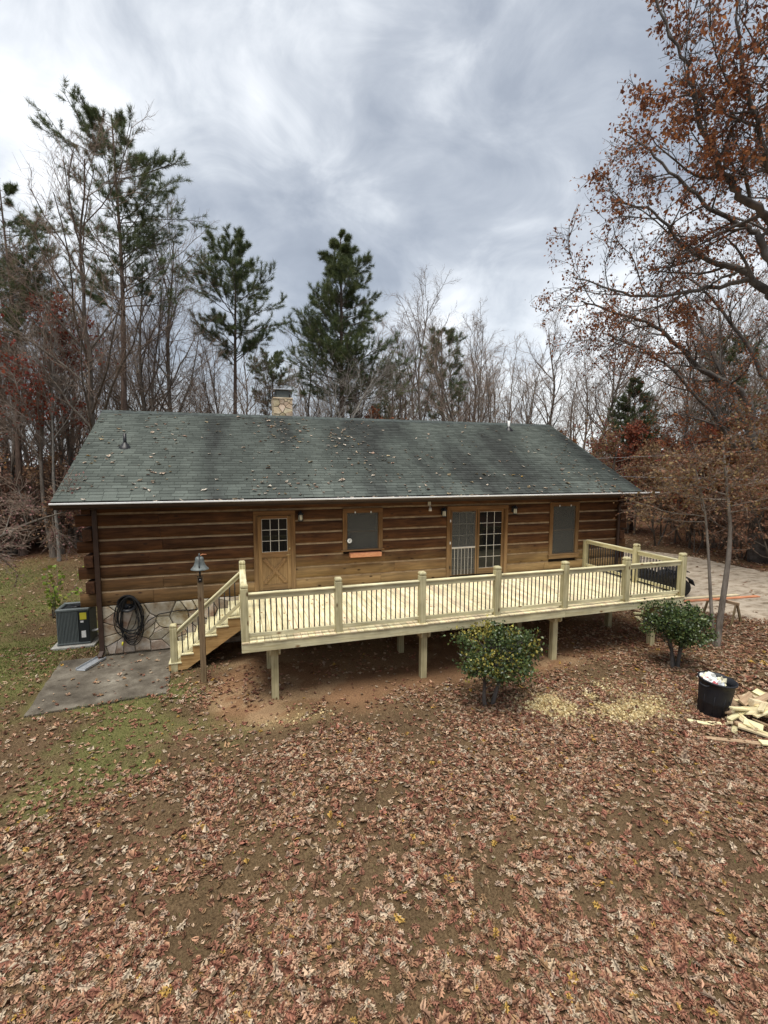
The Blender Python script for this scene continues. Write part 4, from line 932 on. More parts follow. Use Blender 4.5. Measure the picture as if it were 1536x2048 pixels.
def pine(seed, H, r0, nb=60, clear=0.45, spread=0.17, n2=8, nt=4, shape='cone', tuftL=0.27, crook=0.012, nn=17):
    r = np.random.default_rng(seed); T = grow(r, np.array([[0, 0, -0.3]]), np.array([[0.02, 0, 1.0]]), np.array([H]), 18, crook, 0.05); R0 = taper(np.array([r0]), np.array([0.03]), 18); R0[:, 0] *= 1.25
    p, d, rd, t = kids(r, T, R0, nb, clear, 1.0, 1.45, 0.985); u = (t - clear) / (1 - clear)
    if shape == 'cone': L1 = H * spread * np.clip(1.04 - u, 0.03, 1) ** 0.72
    else: L1 = H * spread * np.clip(0.5 + 1.4 * u * (1 - u) + 0.15 - 0.55 * u ** 4, 0.1, 2)
    L1 = L1 * r.uniform(0.5, 1.15, len(t)); B1 = grow(r, p, d, L1, 6, 0.09, 0.05); R1 = taper(np.minimum(rd * 0.4, 0.05), np.full(len(rd), 0.012), 6)
    p2, d2, rd2, t2 = kids(r, B1, R1, n2, 0.3, 0.35, 1.0); L2 = np.repeat(L1, n2) * 0.34 * (1.25 - 0.6 * t2) * r.uniform(0.6, 1.2, len(t2)); B2 = grow(r, p2, d2, L2, 3, 0.12, 0.1); R2 = taper(np.minimum(rd2 * 0.6, 0.018), np.full(len(rd2), 0.007), 3)
    p3, d3, _, _ = kids(r, B2, R2, nt, 0.35, 0.1, 0.8); V = [tufts(r, p3, d3, tuftL, nn)]
    tip = B1[:, -1]; V.append(tufts(r, tip, norm(B1[:, -1] - B1[:, -2]), tuftL, nn))
    return mesh_np('trunk', [tubes(T, R0, 10)], True), mesh_np('crown', [tubes(B1, R1, 5), tubes(B2, R2, 3)]), fol_mesh('foliage', V)
def tree(name, meshes, mats, loc, label, group=None, rz=0.0, s=1.0, sz=1.0, cat='tree'):
    """a standing tree: empty at its foot with trunk, crown and foliage parts"""
    e = bpy.data.objects.new(name, None); COL.objects.link(e); e.location = loc; e.rotation_euler = (0, 0, rz); e.scale = (s, s, s * sz); e.empty_display_size = 0.3
    e['label'] = label; e['category'] = cat
    if group: e['group'] = group
    for nm, me, m in zip(('trunk', 'crown', 'foliage'), meshes, mats):
        if me is None: continue
        if len(me.materials) == 0: me.materials.append(m)
        o = bpy.data.objects.new(nm, me); COL.objects.link(o); o.parent = e
    return e
def gz(x, y): return G + 0.9 * float(sst(22, 60, y)) + 1.8 * float(sst(26, 50, x) * sst(30, 10, y)) - 0.05

HW = [hardwood(21, 17, 0.19, 20, 7, 6, 3, 0.32), hardwood(22, 18, 0.22, 20, 7, 6, 3, 0.40, l1=0.36), hardwood(23, 16, 0.16, 18, 7, 6, 3, 0.28, a1=(0.4, 0.8), l1=0.40),
      hardwood(24, 17, 0.20, 18, 7, 6, 3, 0.30, crook=0.08, l1=0.45), hardwood(25, 15, 0.13, 18, 7, 6, 3, 0.25, a1=(0.35, 0.7), l1=0.38)]
MB = (M_bark, M_twig, M_treeleaf); MP = (M_barkpale, M_twigpale, M_treeleaf); MPI = (M_barkpine, M_bark, M_needle)
FANM = hardwood(31, 13.5, 0.13, 9, 6, 5, 3, 0.25, a1=(0.25, 0.6), l1=0.32, stems=7, up1=0.09)
SYC = hardwood(33, 13, 0.16, 18, 7, 6, 4, 0.35, a1=(0.4, 0.8), l1=0.40, crook=0.09)
rt = random.Random(12)
def place(x, y):
    if x < -5.5: return 'beyond the left lawn'
    if x < 1.2: return 'behind the roof left of the chimney'
    if x < 8.5: return 'behind the roof near the cone shaped pine'
    if x < 22 and y > 14: return 'behind the right half of the roof'
    if y > 12: return 'beyond the right gable'
    return 'across the driveway'
# named trees --------------------------------------------------
PA = pine(41, 22.3, 0.24, 66, 0.56, 0.165, 11, 5, 'round')
PB = pine(42, 18.6, 0.30, 112, 0.45, 0.235, 12, 6, 'cone')
PC = pine(43, 18.4, 0.21, 58, 0.60, 0.19, 11, 6, 'round')
PD = pine(44, 15.6, 0.17, 44, 0.52, 0.17, 10, 5, 'round')
tree('pine_tree', PA, MPI, (-5.35, 17.6, G), 'tallest pine with open crown of dark needles, left of the cabin roof', rz=0.6, s=0.965)
tree('pine_tree', PB, MPI, (6.15, 19.6, G), 'dense cone shaped pine with thick trunk behind the roof right of the chimney', rz=1.0)
tree('pine_tree', PC, MPI, (0.1, 22.0, G), 'round headed pine standing behind the roof left of the chimney', rz=2.2)
tree('pine_tree', PD, MPI, (16.8, 28, gz(16.8, 28)), 'slim pine with tufted top behind the right half of the roof ridge', rz=0.3, s=1.05)
G1 = 'pines deep in the woods'
for (x, y, m, s, z) in ((-10.6, 19.5, PA, 0.84, 1.2), (9.0, 25, PD, 0.78, 2.0), (13.2, 30, PD, 0.86, 3), (31, 14, PD, 0.85, 0.4), (36, 8, PC, 0.7, 1.1), (27.5, 18, PB, 0.6, 2.3), (-14, 27, PC, 0.95, 0.5), (-19, 24, PB, 0.9, 0.5), (3.5, 36, PC, 0.8, 2.9), (34.5, 3.5, PB, 0.55, 1.9)):
    tree('pine_tree', m, MPI, (x, y, gz(x, y)), 'dark needled pine among bare trees ' + place(x, y), G1 + ' ' + place(x, y), z, s)
tree('multi_stem_tree', FANM, MB, (18.2, 22.0, G), 'fan shaped bare tree of many stems behind the right end of the ridge', rz=0.4, s=1.12)
tree('pale_bark_tree', SYC, MP, (3.3, 16.2, G), 'pale barked bare tree in front of the cone shaped pine', rz=1.3, s=0.98)
tree('pale_bark_tree', hardwood(34, 12, 0.085, 16, 6, 5, 4, 0.45, a1=(0.4, 0.8), l1=0.3), MP, (-8.3, 17.2, G), 'slim pale barked tree at the lawn edge left of the roof', rz=2.0)
tree('red_leaf_tree', hardwood(35, 12.6, 0.13, 18, 7, 6, 4, 0.35, l1=0.36, leaves=2600, lcols=[(0.26, 0.045, 0.030), (0.20, 0.05, 0.03), (0.30, 0.08, 0.04)], lsize=0.16), MB, (-8.9, 18.4, G), 'bare tree keeping deep red leaves among the left woods', rz=1.1)
for (x, y, m, s, z, lab) in ((-6.75, 17.2, 3, 1.04, 0.2, 'tall forked bare tree close beside the tallest pine'), (-4.7, 20.3, 0, 1.0, 1.0, 'tall bare tree just right of the tallest pine'), (-2.9, 20.6, 1, 0.95, 2.1, 'bare tree above the left end of the roof ridge'), (25.0, 20.0, 3, 0.95, 0.7, 'bare tree with crooked limbs beyond the right gable'), (19.0, 30.5, 2, 1.12, 0.1, 'tall pale topped bare tree behind the fan shaped tree')):
    tree('bare_tree', HW[m], MB, (x, y, gz(x, y)), lab, None, z, s)
# generic woods
HWL = ('wide crowned bare hardwood', 'tall bare hardwood with long clear trunk', 'bare hardwood with upswept branches', 'bare hardwood with crooked limbs', 'slim bare hardwood with steep branches')
def clear_of(x, y, used, d):
    return all((x - a) ** 2 + (y - b) ** 2 > d * d for a, b in used)
used = [(-5.35, 17.6), (6.15, 19.6), (0.1, 22), (16.8, 28), (18.2, 22), (3.3, 16.2), (24.5, 7.2)]
nT = 0
for reg, n, hs in (((-24, -6, 19, 40), 19, (0.72, 0.98)), ((-15, -6, 19, 30), 12, (0.85, 1.02)), ((-6, 12, 18, 42), 22, (0.66, 0.92)), ((12, 26, 22, 44), 18, (0.70, 0.98)), ((26, 46, 8, 40), 26, (0.75, 1.05)), ((27, 46, -14, 8), 14, (0.75, 1.0))):
    k = 0; tries = 0
    while k < n and tries < 3000:
        tries += 1
        x, y = rt.uniform(reg[0], reg[1]), rt.uniform(reg[2], reg[3])
        if not clear_of(x, y, used, 1.5): continue
        used.append((x, y)); k += 1; m = 4 if reg[0] == -15 else rt.randrange(5); pale = rt.random() < 0.2
        tree('bare_tree', HW[m], MB, (x, y, gz(x, y)), HWL[m] + ' ' + place(x, y), 'bare hardwoods ' + place(x, y) + ', kind %d' % m, rt.uniform(0, 6.28), rt.uniform(*hs), rt.uniform(0.92, 1.08))
# understory
TAN = [(0.30, 0.19, 0.11), (0.24, 0.14, 0.08), (0.36, 0.24, 0.13)]; PINK = [(0.22, 0.11, 0.085), (0.28, 0.15, 0.11), (0.17, 0.085, 0.065)]; RUST = [(0.32, 0.12, 0.05), (0.24, 0.09, 0.045), (0.36, 0.17, 0.07)]
US = [hardwood(51, 5.2, 0.05, 11, 5, 4, 3, 0.15, l1=0.5, a1=(0.7, 1.2), leaves=2600, lcols=TAN, lsize=0.12, stems=2), hardwood(52, 4.4, 0.045, 10, 5, 4, 3, 0.12, l1=0.55, a1=(0.6, 1.2), leaves=1500, lcols=PINK, lsize=0.11, stems=3),
      hardwood(53, 6.2, 0.06, 12, 6, 5, 3, 0.2, l1=0.42, leaves=2200, lcols=RUST, lsize=0.13, stems=1), hardwood(54, 3.4, 0.03, 8, 5, 4, 3, 0.1, l1=0.6, a1=(0.6, 1.2), stems=4, leaves=700, lcols=PINK, lsize=0.1)]
MU = (M_bark, M_twig, M_treeleafr)
USL = ('small understory tree holding papery tan leaves', 'twiggy understory shrub with pinkish brown leaves', 'slender understory tree with rust coloured leaves', 'low tangled bare shrub')
for reg, n, wts in (((-22, -6, 18.2, 27), 46, (1, 5, 1, 4)), ((-6, 12, 16.5, 28), 34, (1, 2, 2, 4)), ((12, 24, 18, 30), 26, (2, 1, 3, 3)), ((23.5, 36, 5, 26), 64, (5, 1, 3, 1)), ((25, 38, -10, 6), 30, (5, 1, 3, 1))):
    for k in range(n):
        x, y = rt.uniform(reg[0], reg[1]), rt.uniform(reg[2], reg[3]); m = rt.choices(range(4), wts)[0]
        tree('understory_tree', US[m], MU, (x, y, gz(x, y)), USL[m] + ' ' + place(x, y), ('tan leaved understory', 'pinkish understory shrubs', 'rusty understory', 'low bare shrubs')[m] + ' ' + place(x, y), rt.uniform(0, 6.28), rt.uniform(0.75, 1.3), cat='small tree')
# far woods ring (reads as one mass; side behind camera added to block low sky)
def far_woods():
    r = np.random.default_rng(77); V, F, off = [], [], 0
    base = []
    for sd in range(4):
        q = np.random.default_rng(300 + sd); T = grow(q, np.array([[0, 0, -0.5]]), np.array([[0, 0, 1.0]]), np.array([15.0]), 8, 0.03, 0.03); R0 = taper(np.array([0.2]), np.array([0.04]), 8)
        p, d, rd, t = kids(q, T, R0, 20, 0.2, 0.5, 1.0); B1 = grow(q, p, d, 5.2 * (1.2 - 0.8 * t) * q.uniform(0.6, 1.1, len(t)), 4, 0.12, 0.08); R1 = taper(np.full(len(t), 0.055), np.full(len(t), 0.02), 4)
        p, d, rd, t = kids(q, B1, R1, 7, 0.15, 0.4, 0.9); B2 = grow(q, p, d, q.uniform(0.8, 2.0, len(t)), 1, 0.12, 0.05); R2 = taper(np.full(len(t), 0.018), np.full(len(t), 0.008), 1)
        p, d, rd, t = kids(q, B2, R2, 2, 0.15, 0.4, 0.9); B3 = grow(q, p, d, q.uniform(0.4, 1.0, len(t)), 1, 0.1, 0.03); R3 = taper(np.full(len(t), 0.009), np.full(len(t), 0.005), 1)
        vs, fs, o = [], [], 0
        for v, f in (tubes(T, R0, 5), tubes(B1, R1, 3), tubes(B2, R2, 3), tubes(B3, R3, 3)): vs.append(v); fs.append(f + o); o += len(v)
        base.append((np.concatenate(vs), np.concatenate(fs)))
    n = 115
    for i in range(n):
        a = i / n * 2 * math.pi + r.normal(0, 0.02); d = r.uniform(46, 62) if math.sin(a) > -0.15 else r.uniform(30, 48)
        x, y = 6 + d * math.cos(a), 2 + d * math.sin(a)
        v, f = base[r.integers(0, 4)]; th = r.uniform(0, 6.28); s = r.uniform(0.75, 1.1) * (0.85 if math.sin(a) > 0.1 else 1.0); c, sn = math.cos(th), math.sin(th)
        w = v * s; w = np.stack([w[:, 0] * c - w[:, 1] * sn + x, w[:, 0] * sn + w[:, 1] * c + y, w[:, 2] + gz(x, y)], 1)
        V.append(w); F.append(f + off); off += len(w)
    obj('far_woods', mesh_np('far_woods', [(np.concatenate(V), np.concatenate(F))]), M_twig, label='distant bare woods round the clearing, unseen side added to block low sky', cat='woods', kind='stuff')
    m = 40000; a = r.uniform(0, 2 * math.pi, m); d = np.where(np.sin(a) > -0.15, r.uniform(38, 62, m), r.uniform(28, 46, m)); x = 6 + d * np.cos(a); y = 2 + d * np.sin(a)
    hh = np.where(np.sin(a) > -0.15, 2.6, 5.0) + 3.0 * vnoise(a * 9, d * 0, 1.0, 3) ; z = np.array([gz(p, q) for p, q in zip(x[:1], y[:1])])[0] + 0 * x  # leaf mass made taller behind the camera to block low sky light
    z = G + 0.9 * sst(22, 60, y) + 1.8 * sst(26, 50, x) * sst(30, 10, y) + hh * r.uniform(0, 1, m) ** 1.3
    v, f, c = leafcards(r, np.stack([x, y, z], 1), 0.42, [(0.17, 0.11, 0.075), (0.12, 0.085, 0.065), (0.20, 0.12, 0.075), (0.07, 0.075, 0.045)], 0.2)
    obj('far_undergrowth', fol_mesh('far_undergrowth', [(v, f, c)]), M_treeleaf, label='distant brown undergrowth beneath the far woods, unseen side raised to block low sky', cat='undergrowth', kind='stuff')
far_woods()
# big oaks with painted limb paths in metres
OAKC = [(0.33, 0.125, 0.052), (0.24, 0.095, 0.05), (0.40, 0.175, 0.068), (0.18, 0.08, 0.05)]
def oak(name, paths, radii, foot, label, leaves, cols, seed, twigr=0.008, dens=5):
    r = np.random.default_rng(seed); trunk, crown, tips = [], [], []
    foot = np.array(foot)
    for pth, (ra, rb_), sides, kid in zip(*[iter([])] * 4) if False else [(p, q, 9, k) for p, q, k in zip(paths, radii, [i > 0 for i in range(len(paths))])]:
        p = np.array(pth, float); t = np.linspace(0, 1, len(p)); tt = np.linspace(0, 1, len(p) * 4)
        # smooth resample
        q = np.stack([np.interp(tt, t, p[:, i]) for i in range(3)], 1)
        for _ in range(3): q[1:-1] = (q[:-2] + 2 * q[1:-1] + q[2:]) / 4
        q[1:-1] += r.normal(0, 0.03, q[1:-1].shape); Rr = ra + (rb_ - ra) * tt ** 0.8
        trunk.append(tubes((q - foot)[None], Rr[None], sides))
        if kid:
            Lp = np.linalg.norm(np.diff(q, axis=0), axis=1).sum(); n1 = max(6, int(Lp * 1.5))
            p1, d1, rd, t1 = kids(r, q[None], Rr[None], n1, 0.22, 0.5, 1.1); L1 = r.uniform(1.3, 3.1, len(t1)) * (1.15 - 0.4 * t1)
            B1 = grow(r, p1, d1, L1, 7, 0.16, 0.02); R1 = taper(np.minimum(rd * 0.55, 0.085), np.full(len(rd), 0.012), 7); trunk.append(tubes(B1 - foot, R1, 6))
            p2, d2, rd, t2 = kids(r, B1, R1, 8, 0.2, 0.4, 1.1); L2 = np.repeat(L1, 8) * 0.40 * r.uniform(0.6, 1.3, len(t2)); B2 = grow(r, p2, d2, L2, 5, 0.2, 0.0); R2 = taper(np.minimum(rd * 0.6, 0.028), np.full(len(rd), 0.008), 5); crown.append(tubes(B2 - foot, R2, 4))
            p3, d3, rd, t3 = kids(r, B2, R2, dens, 0.25, 0.4, 1.1); B3 = grow(r, p3, d3, r.uniform(0.2, 0.65, len(t3)), 3, 0.2, -0.03); R3 = taper(np.full(len(t3), twigr), np.full(len(t3), twigr * 0.5), 3); crown.append(tubes(B3 - foot, R3, 3)); tips.append(B3.reshape(-1, 3))
    tp = np.concatenate(tips); cl = vnoise(tp[:, 0] + tp[:, 1] * 0.6, tp[:, 2] + tp[:, 1] * 0.4, 1.1, 31); w = sst(0.25, 0.75, cl) + 0.12; w /= w.sum()
    q = tp[r.choice(len(tp), leaves, p=w)] - foot; fol = fol_mesh('foliage', [leafcards(r, q, 0.118, cols, 0.08, 0.3, 0.9, 0.75)])
    tree(name, (mesh_np('trunk', trunk, True), mesh_np('crown', crown), fol), (M_oakbark, M_oakbark, M_treeleaf), tuple(foot), label)
A_ = [[16.67, 0.8, 7.71], [16.02, 1.23, 9.78], [15.06, 1.41, 10.66], [14.32, 1.47, 10.94], [13.65, 1.5, 11.27], [13.14, 1.51, 11.8], [12.61, 1.54, 12.47], [12.14, 1.57, 13.34], [11.87, 1.5, 13.81], [11.12, 1.63, 14.81], [10.45, 1.77, 16.16]]
B_ = [[16.12, 1.04, 8.3], [15.25, 1.43, 9.38], [15.15, 1.52, 9.95], [14.94, 1.74, 10.4], [14.48, 2.14, 10.8], [14.01, 2.56, 11.37], [13.58, 2.98, 12.09], [12.86, 3.67, 13.38], [12.33, 4.21, 14.1]]
C_ = [[16.65, 0.73, 6.97], [15.91, 1.29, 8.07], [15.66, 1.64, 8.65], [15.43, 1.98, 9.2], [15.23, 2.3, 9.59], [14.79, 2.67, 9.8], [14.26, 3.21, 10.29], [13.99, 3.43, 10.6], [13.74, 3.69, 11.28], [13.2, 4.0, 11.9], [12.3, 4.62, 12.2]]
E_ = [[16.02, 1.23, 9.78], [14.52, 0.77, 10.97], [13.61, 0.62, 11.73], [12.74, 0.46, 12.66], [12.32, 0.51, 13.88], [12.05, 0.56, 15.42]]
F_ = [[16.14, 1.09, 8.89], [14.6, 0.9, 12.06], [13.6, 0.33, 12.9], [12.9, -0.38, 13.9]]
H_ = [[15.43, 1.98, 9.2], [14.5, 2.9, 9.0], [13.4, 4.1, 9.05], [12.6, 5.0, 9.6], [11.9, 5.9, 10.2]]
T_ = [[16.78, -0.17, -1.5], [16.85, 0.33, 3.87], [16.72, 0.7, 6.97], [16.14, 1.09, 8.89], [16.02, 1.23, 9.78], [16.6, 1.5, 12.5], [16.3, 1.8, 15.5]]
UP = [[16.5, 0.9, 8.2], [17.4, 2.0, 10.5], [18.0, 3.0, 13.0], [18.6, 4.2, 15.5]]
oak('oak_tree', [T_, A_, B_, C_, E_, F_, H_, UP], [(0.40, 0.10), (0.15, 0.022), (0.13, 0.022), (0.16, 0.022), (0.11, 0.022), (0.10, 0.022), (0.08, 0.02), (0.16, 0.04)], (16.78, -0.17, G), 'big spreading oak with russet leaves arching over the driveway', 15500, OAKC, 61)
D_ = [[24.26, 7.5, 4.15], [24.05, 7.81, 6.34], [23.33, 7.9, 7.1], [21.8, 8.02, 7.58], [20.56, 8.04, 8.06], [19.68, 7.97, 8.77], [17.99, 7.96, 9.57], [16.76, 7.84, 9.75], [15.35, 7.78, 9.93], [13.9, 7.84, 10.19]]
D2 = [[24.26, 7.5, 4.15], [24.37, 8.8, 6.71], [24.2, 10.2, 9.49], [23.73, 11.18, 12.3], [22.93, 12.18, 14.39]]
D3 = [[24.23, 7.38, 2.94], [21.64, 7.4, 5.28], [19.26, 7.89, 7.72], [17.14, 8.14, 8.73], [15.6, 8.49, 9.2]]
D4 = [[24.23, 7.38, 2.9], [23.0, 7.0, 4.4], [21.2, 7.0, 5.2], [19.6, 7.3, 5.6], [18.2, 7.6, 5.7]]
T2 = [[24.55, 7.17, -1.5], [24.45, 7.39, 1.71], [24.30, 7.5, 4.15], [25.9, 8.0, 7.0], [27.2, 8.4, 10.5], [27.6, 9.0, 14.0]]
oak('oak_tree', [T2, D_, D2, D3, D4, [[25.9, 8.0, 7.0], [24.9, 8.8, 9.5], [23.2, 9.4, 11.8], [21.6, 10.2, 13.2]], [[26.6, 8.2, 9.0], [25.2, 7.4, 11.0], [23.9, 6.6, 12.4], [22.7, 6.0, 13.2]]], [(0.46, 0.06), (0.21, 0.03), (0.15, 0.025), (0.11, 0.025), (0.09, 0.02), (0.14, 0.03), (0.14, 0.03)], (24.55, 7.17, G), 'grey trunked oak with orange brown leaves beyond the driveway', 9000, [(0.28, 0.10, 0.04), (0.34, 0.14, 0.05), (0.20, 0.075, 0.04)], 62)
# dogwood by the driveway: two stems with layered branches
DOGC = [(0.24, 0.165, 0.075), (0.28, 0.17, 0.085), (0.22, 0.11, 0.06), (0.27, 0.19, 0.085), (0.25, 0.12, 0.07)]
def layered(name, stems, foot, label, seed, n1, L1r, leaves, cols, lsize, t0=0.55, up=0.03, bark=None):
    r = np.random.default_rng(seed); foot = np.array(foot); trunk, crown, tips = [], [], []
    for pts, ra, rb_ in stems:
        p = np.array(pts, float); t = np.linspace(0, 1, len(p)); tt = np.linspace(0, 1, 22); q = np.stack([np.interp(tt, t, p[:, i]) for i in range(3)], 1)
        for _ in range(2): q[1:-1] = (q[:-2] + 2 * q[1:-1] + q[2:]) / 4
        Rr = ra + (rb_ - ra) * tt; trunk.append(tubes((q - foot)[None], Rr[None], 8))
        p1, d1, rd, t1 = kids(r, q[None], Rr[None], n1, t0, 1.15, 1.6, 0.99); L1 = r.uniform(*L1r, len(t1)) * (1.2 - 0.35 * t1); B1 = grow(r, p1, d1, L1, 7, 0.10, up); R1 = taper(np.minimum(rd * 0.6, 0.035), np.full(len(rd), 0.006), 7); trunk.append(tubes(B1 - foot, R1, 5))
        p2, d2, rd, t2 = kids(r, B1, R1, 9, 0.15, 0.4, 1.0, flat=0.7); B2 = grow(r, p2, d2, np.repeat(L1, 9) * 0.36 * r.uniform(0.5, 1.2, len(t2)), 4, 0.14, up); R2 = taper(np.minimum(rd * 0.6, 0.012), np.full(len(rd), 0.0045), 4); crown.append(tubes(B2 - foot, R2, 3))
        p3, d3, rd, t3 = kids(r, B2, R2, 6, 0.1, 0.4, 1.0, flat=0.5); B3 = grow(r, p3, d3, r.uniform(0.12, 0.4, len(t3)), 2, 0.15, up); crown.append(tubes(B3 - foot, taper(np.full(len(t3), 0.0045), np.full(len(t3), 0.0025), 2), 3)); tips.append(B3.reshape(-1, 3))
    tp = np.concatenate(tips); q = tp[r.integers(0, len(tp), leaves)] - foot
    tree(name, (mesh_np('trunk', trunk, True), mesh_np('crown', crown), fol_mesh('foliage', [leafcards(r, q, lsize, cols, 0.04, 0.3, 0.7)])), (bark or M_bark, M_twig, M_treeleaf), tuple(foot), label)
layered('dogwood_tree', [([(11.92, -0.35, G - 0.2), (12.08, -0.29, -0.38), (12.3, -0.22, 0.93), (12.37, -0.15, 1.85), (12.3, -0.03, 2.76), (12.35, 0.2, 4.0)], 0.085, 0.02), ([(11.92, -0.28, G), (11.98, -0.06, -0.17), (12.02, 0.14, 1.14), (12.05, 0.33, 2.2), (11.9, 0.6, 3.4)], 0.05, 0.015)], (11.92, -0.35, G), 'two stemmed dogwood with layered tan leaves next to the round green bush', 71, 11, (1.0, 2.1), 2600, DOGC, 0.075, 0.66)
layered('dogwood_tree', [([(20.5, 3.4, G - 0.2), (20.4, 3.5, 0.5), (20.8, 3.6, 2.0), (20.6, 3.9, 3.9), (21.0, 4.2, 5.4)], 0.11, 0.03)], (20.5, 3.4, G), 'single stemmed dogwood with tan leaves across the driveway', 72, 18, (1.6, 3.4), 5500, DOGC + [(0.26, 0.10, 0.06)], 0.10, 0.4)
layered('dogwood_tree', [([(19.2, 11.5, G - 0.2), (19.2, 11.5, 0.5), (19.5, 11.6, 2.0), (19.4, 11.4, 3.6), (19.6, 11.2, 4.8)], 0.10, 0.03)], (19.2, 11.5, G), 'dogwood with tan and red leaves beyond the cabin end wall', 73, 20, (1.4, 2.9), 5500, DOGC + [(0.26, 0.05, 0.05)], 0.10, 0.35)
layered('spreading_shrub_tree', [([(-7.6, 4.6, G - 0.2), (-7.4, 4.5, -0.3), (-6.6, 4.3, 0.8), (-5.6, 4.1, 1.55), (-4.6, 3.9, 2.05), (-3.75, 3.6, 2.3)], 0.09, 0.012), ([(-7.5, 4.6, -0.6), (-7.6, 4.9, 1.2), (-7.0, 5.4, 2.2), (-6.2, 5.8, 2.8)], 0.07, 0.012)], (-7.6, 4.6, G), 'low tree reaching purple grey twigs toward the cabin corner', 74, 15, (0.5, 1.25), 1100, [(0.30, 0.15, 0.14), (0.22, 0.12, 0.11), (0.34, 0.20, 0.17)], 0.055, 0.45, 0.0)
# ------------------------------------------------------------------ evergreen bushes
def bush(foot, c, rad, label, seed, n, gold, stems):
    r = np.random.default_rng(seed); foot = np.array(foot, float); c = np.array(c, float) - foot; rad = np.array(rad)
    st, R_ = [], []
    trunk = []
    ends = []
    for (dx, dy, rr_) in stems:
        tip = c + np.array([dx * rad[0] * 1.2, dy * rad[1] * 1.2, -rad[2] * 0.1]); q = np.stack([np.array([dx * 0.1, dy * 0.1, -0.15]) * (1 - t) + tip * t + np.array([math.sin(t * 6 + dx * 9), math.cos(t * 5 + dy * 9), 0]) * 0.03 for t in np.linspace(0, 1, 9)])
        trunk.append(tubes(q[None], np.linspace(rr_, rr_ * 0.5, 9)[None], 8))
        p1, d1, rd, t1 = kids(r, q[None], np.linspace(rr_, rr_ * 0.5, 9)[None], 12, 0.45, 0.5, 1.2); B1 = grow(r, p1, d1, r.uniform(0.3, 0.7, len(t1)) * rad[0], 5, 0.15, 0.05); trunk.append(tubes(B1, taper(np.full(len(t1), 0.014), np.full(len(t1), 0.005), 5), 5))
    # clumps on an uneven ellipsoid
    m = 150; d = norm(r.normal(0, 1, (m, 3))); d[:, 2] = np.where(d[:, 2] < -0.5, d[:, 2] * 0.7, d[:, 2]); lump = 0.58 + 0.62 * vnoise(d[:, 0] * 2 + 5, d[:, 1] * 2 + d[:, 2] * 1.7, 0.7, seed); rr_ = r.uniform(0.35, 1.0, m) ** 0.5
    cc = c + d * rad * (lump * rr_)[:, None]
    tw = grow(r, np.repeat(c[None] + d * rad * 0.2, 1, 0), cc - (c + d * rad * 0.2), np.linalg.norm(cc - (c + d * rad * 0.2), axis=1), 4, 0.08); trunk.append(tubes(tw, taper(np.full(m, 0.009), np.full(m, 0.004), 4), 4))
    ci = r.integers(0, m, n); csz = r.uniform(0.035, 0.10, m); P_ = cc[ci] + r.normal(0, 1, (n, 3)) * csz[ci][:, None] * np.array([1, 1, 0.9])
    cols = [(0.050, 0.080, 0.024), (0.034, 0.056, 0.019), (0.075, 0.108, 0.032), (0.12, 0.15, 0.042)]
    V, F, C = leafcards(r, P_, 0.058, cols, 0.02, 0.4, -0.1, 0.9)
    if gold:
        top = (P_[:, 2] - c[2]) / rad[2]; g = (vnoise(P_[:, 0] * 1.0, P_[:, 2] + P_[:, 1], 0.22, seed + 2) > 0.60) & (r.uniform(0, 1, n) < 0.15 + 0.55 * sst(-0.2, 0.7, top)); gc = np.array([0.34, 0.29, 0.06]) * r.uniform(0.7, 1.3, (n, 1)); Cn = C.reshape(n, 4, 3); Cn[g] = gc[g][:, None]; C = Cn.reshape(-1, 3)
    e = tree('evergreen_bush', (mesh_np('trunk', trunk, True), None, fol_mesh('foliage', [(V, F, C)])), (M_oakbark, M_twig, M_holly), tuple(foot), label, cat='bush')
bush((4.64, -1.275, G), (4.86, -1.2, -0.36), (0.93, 0.85, 0.60), 'evergreen bush with yellow tinged leaves in front of the deck', 81, 8500, True, ((-0.35, 0, 0.045), (0.25, 0.1, 0.05)))
bush((9.78, -1.005, G), (9.85, -0.95, -0.34), (0.80, 0.75, 0.54), 'dark green evergreen bush on several stems at the deck corner', 82, 7500, False, ((-0.3, 0.1, 0.045), (0.1, -0.1, 0.05), (0.35, 0.2, 0.04), (0.0, 0.35, 0.035)))
# sprig of green leaves at the cabin corner
def sprig():
    r = np.random.default_rng(91); foot = np.array((-5.5, 7.4, G)); n = 9
    P1 = grow(r, np.zeros((n, 3)), np.stack([r.normal(0, 0.35, n) + 0.25, r.normal(0, 0.3, n), np.ones(n)], 1), r.uniform(0.9, 1.9, n), 6, 0.12, 0.0); q = P1[:, 2:].reshape(-1, 3); q = q[r.integers(0, len(q), 150)]
    tree('leafy_shrub', (mesh_np('trunk', [tubes(P1, taper(np.full(n, 0.012), np.full(n, 0.004), 6), 5)], True), None, fol_mesh('foliage', [leafcards(r, q, 0.13, [(0.22, 0.30, 0.05), (0.30, 0.32, 0.06), (0.16, 0.24, 0.04)], 0.06)])), (M_bark, M_twig, M_treeleaf), tuple(foot), 'small shrub with yellow green leaves behind the air conditioner', cat='shrub')
sprig()

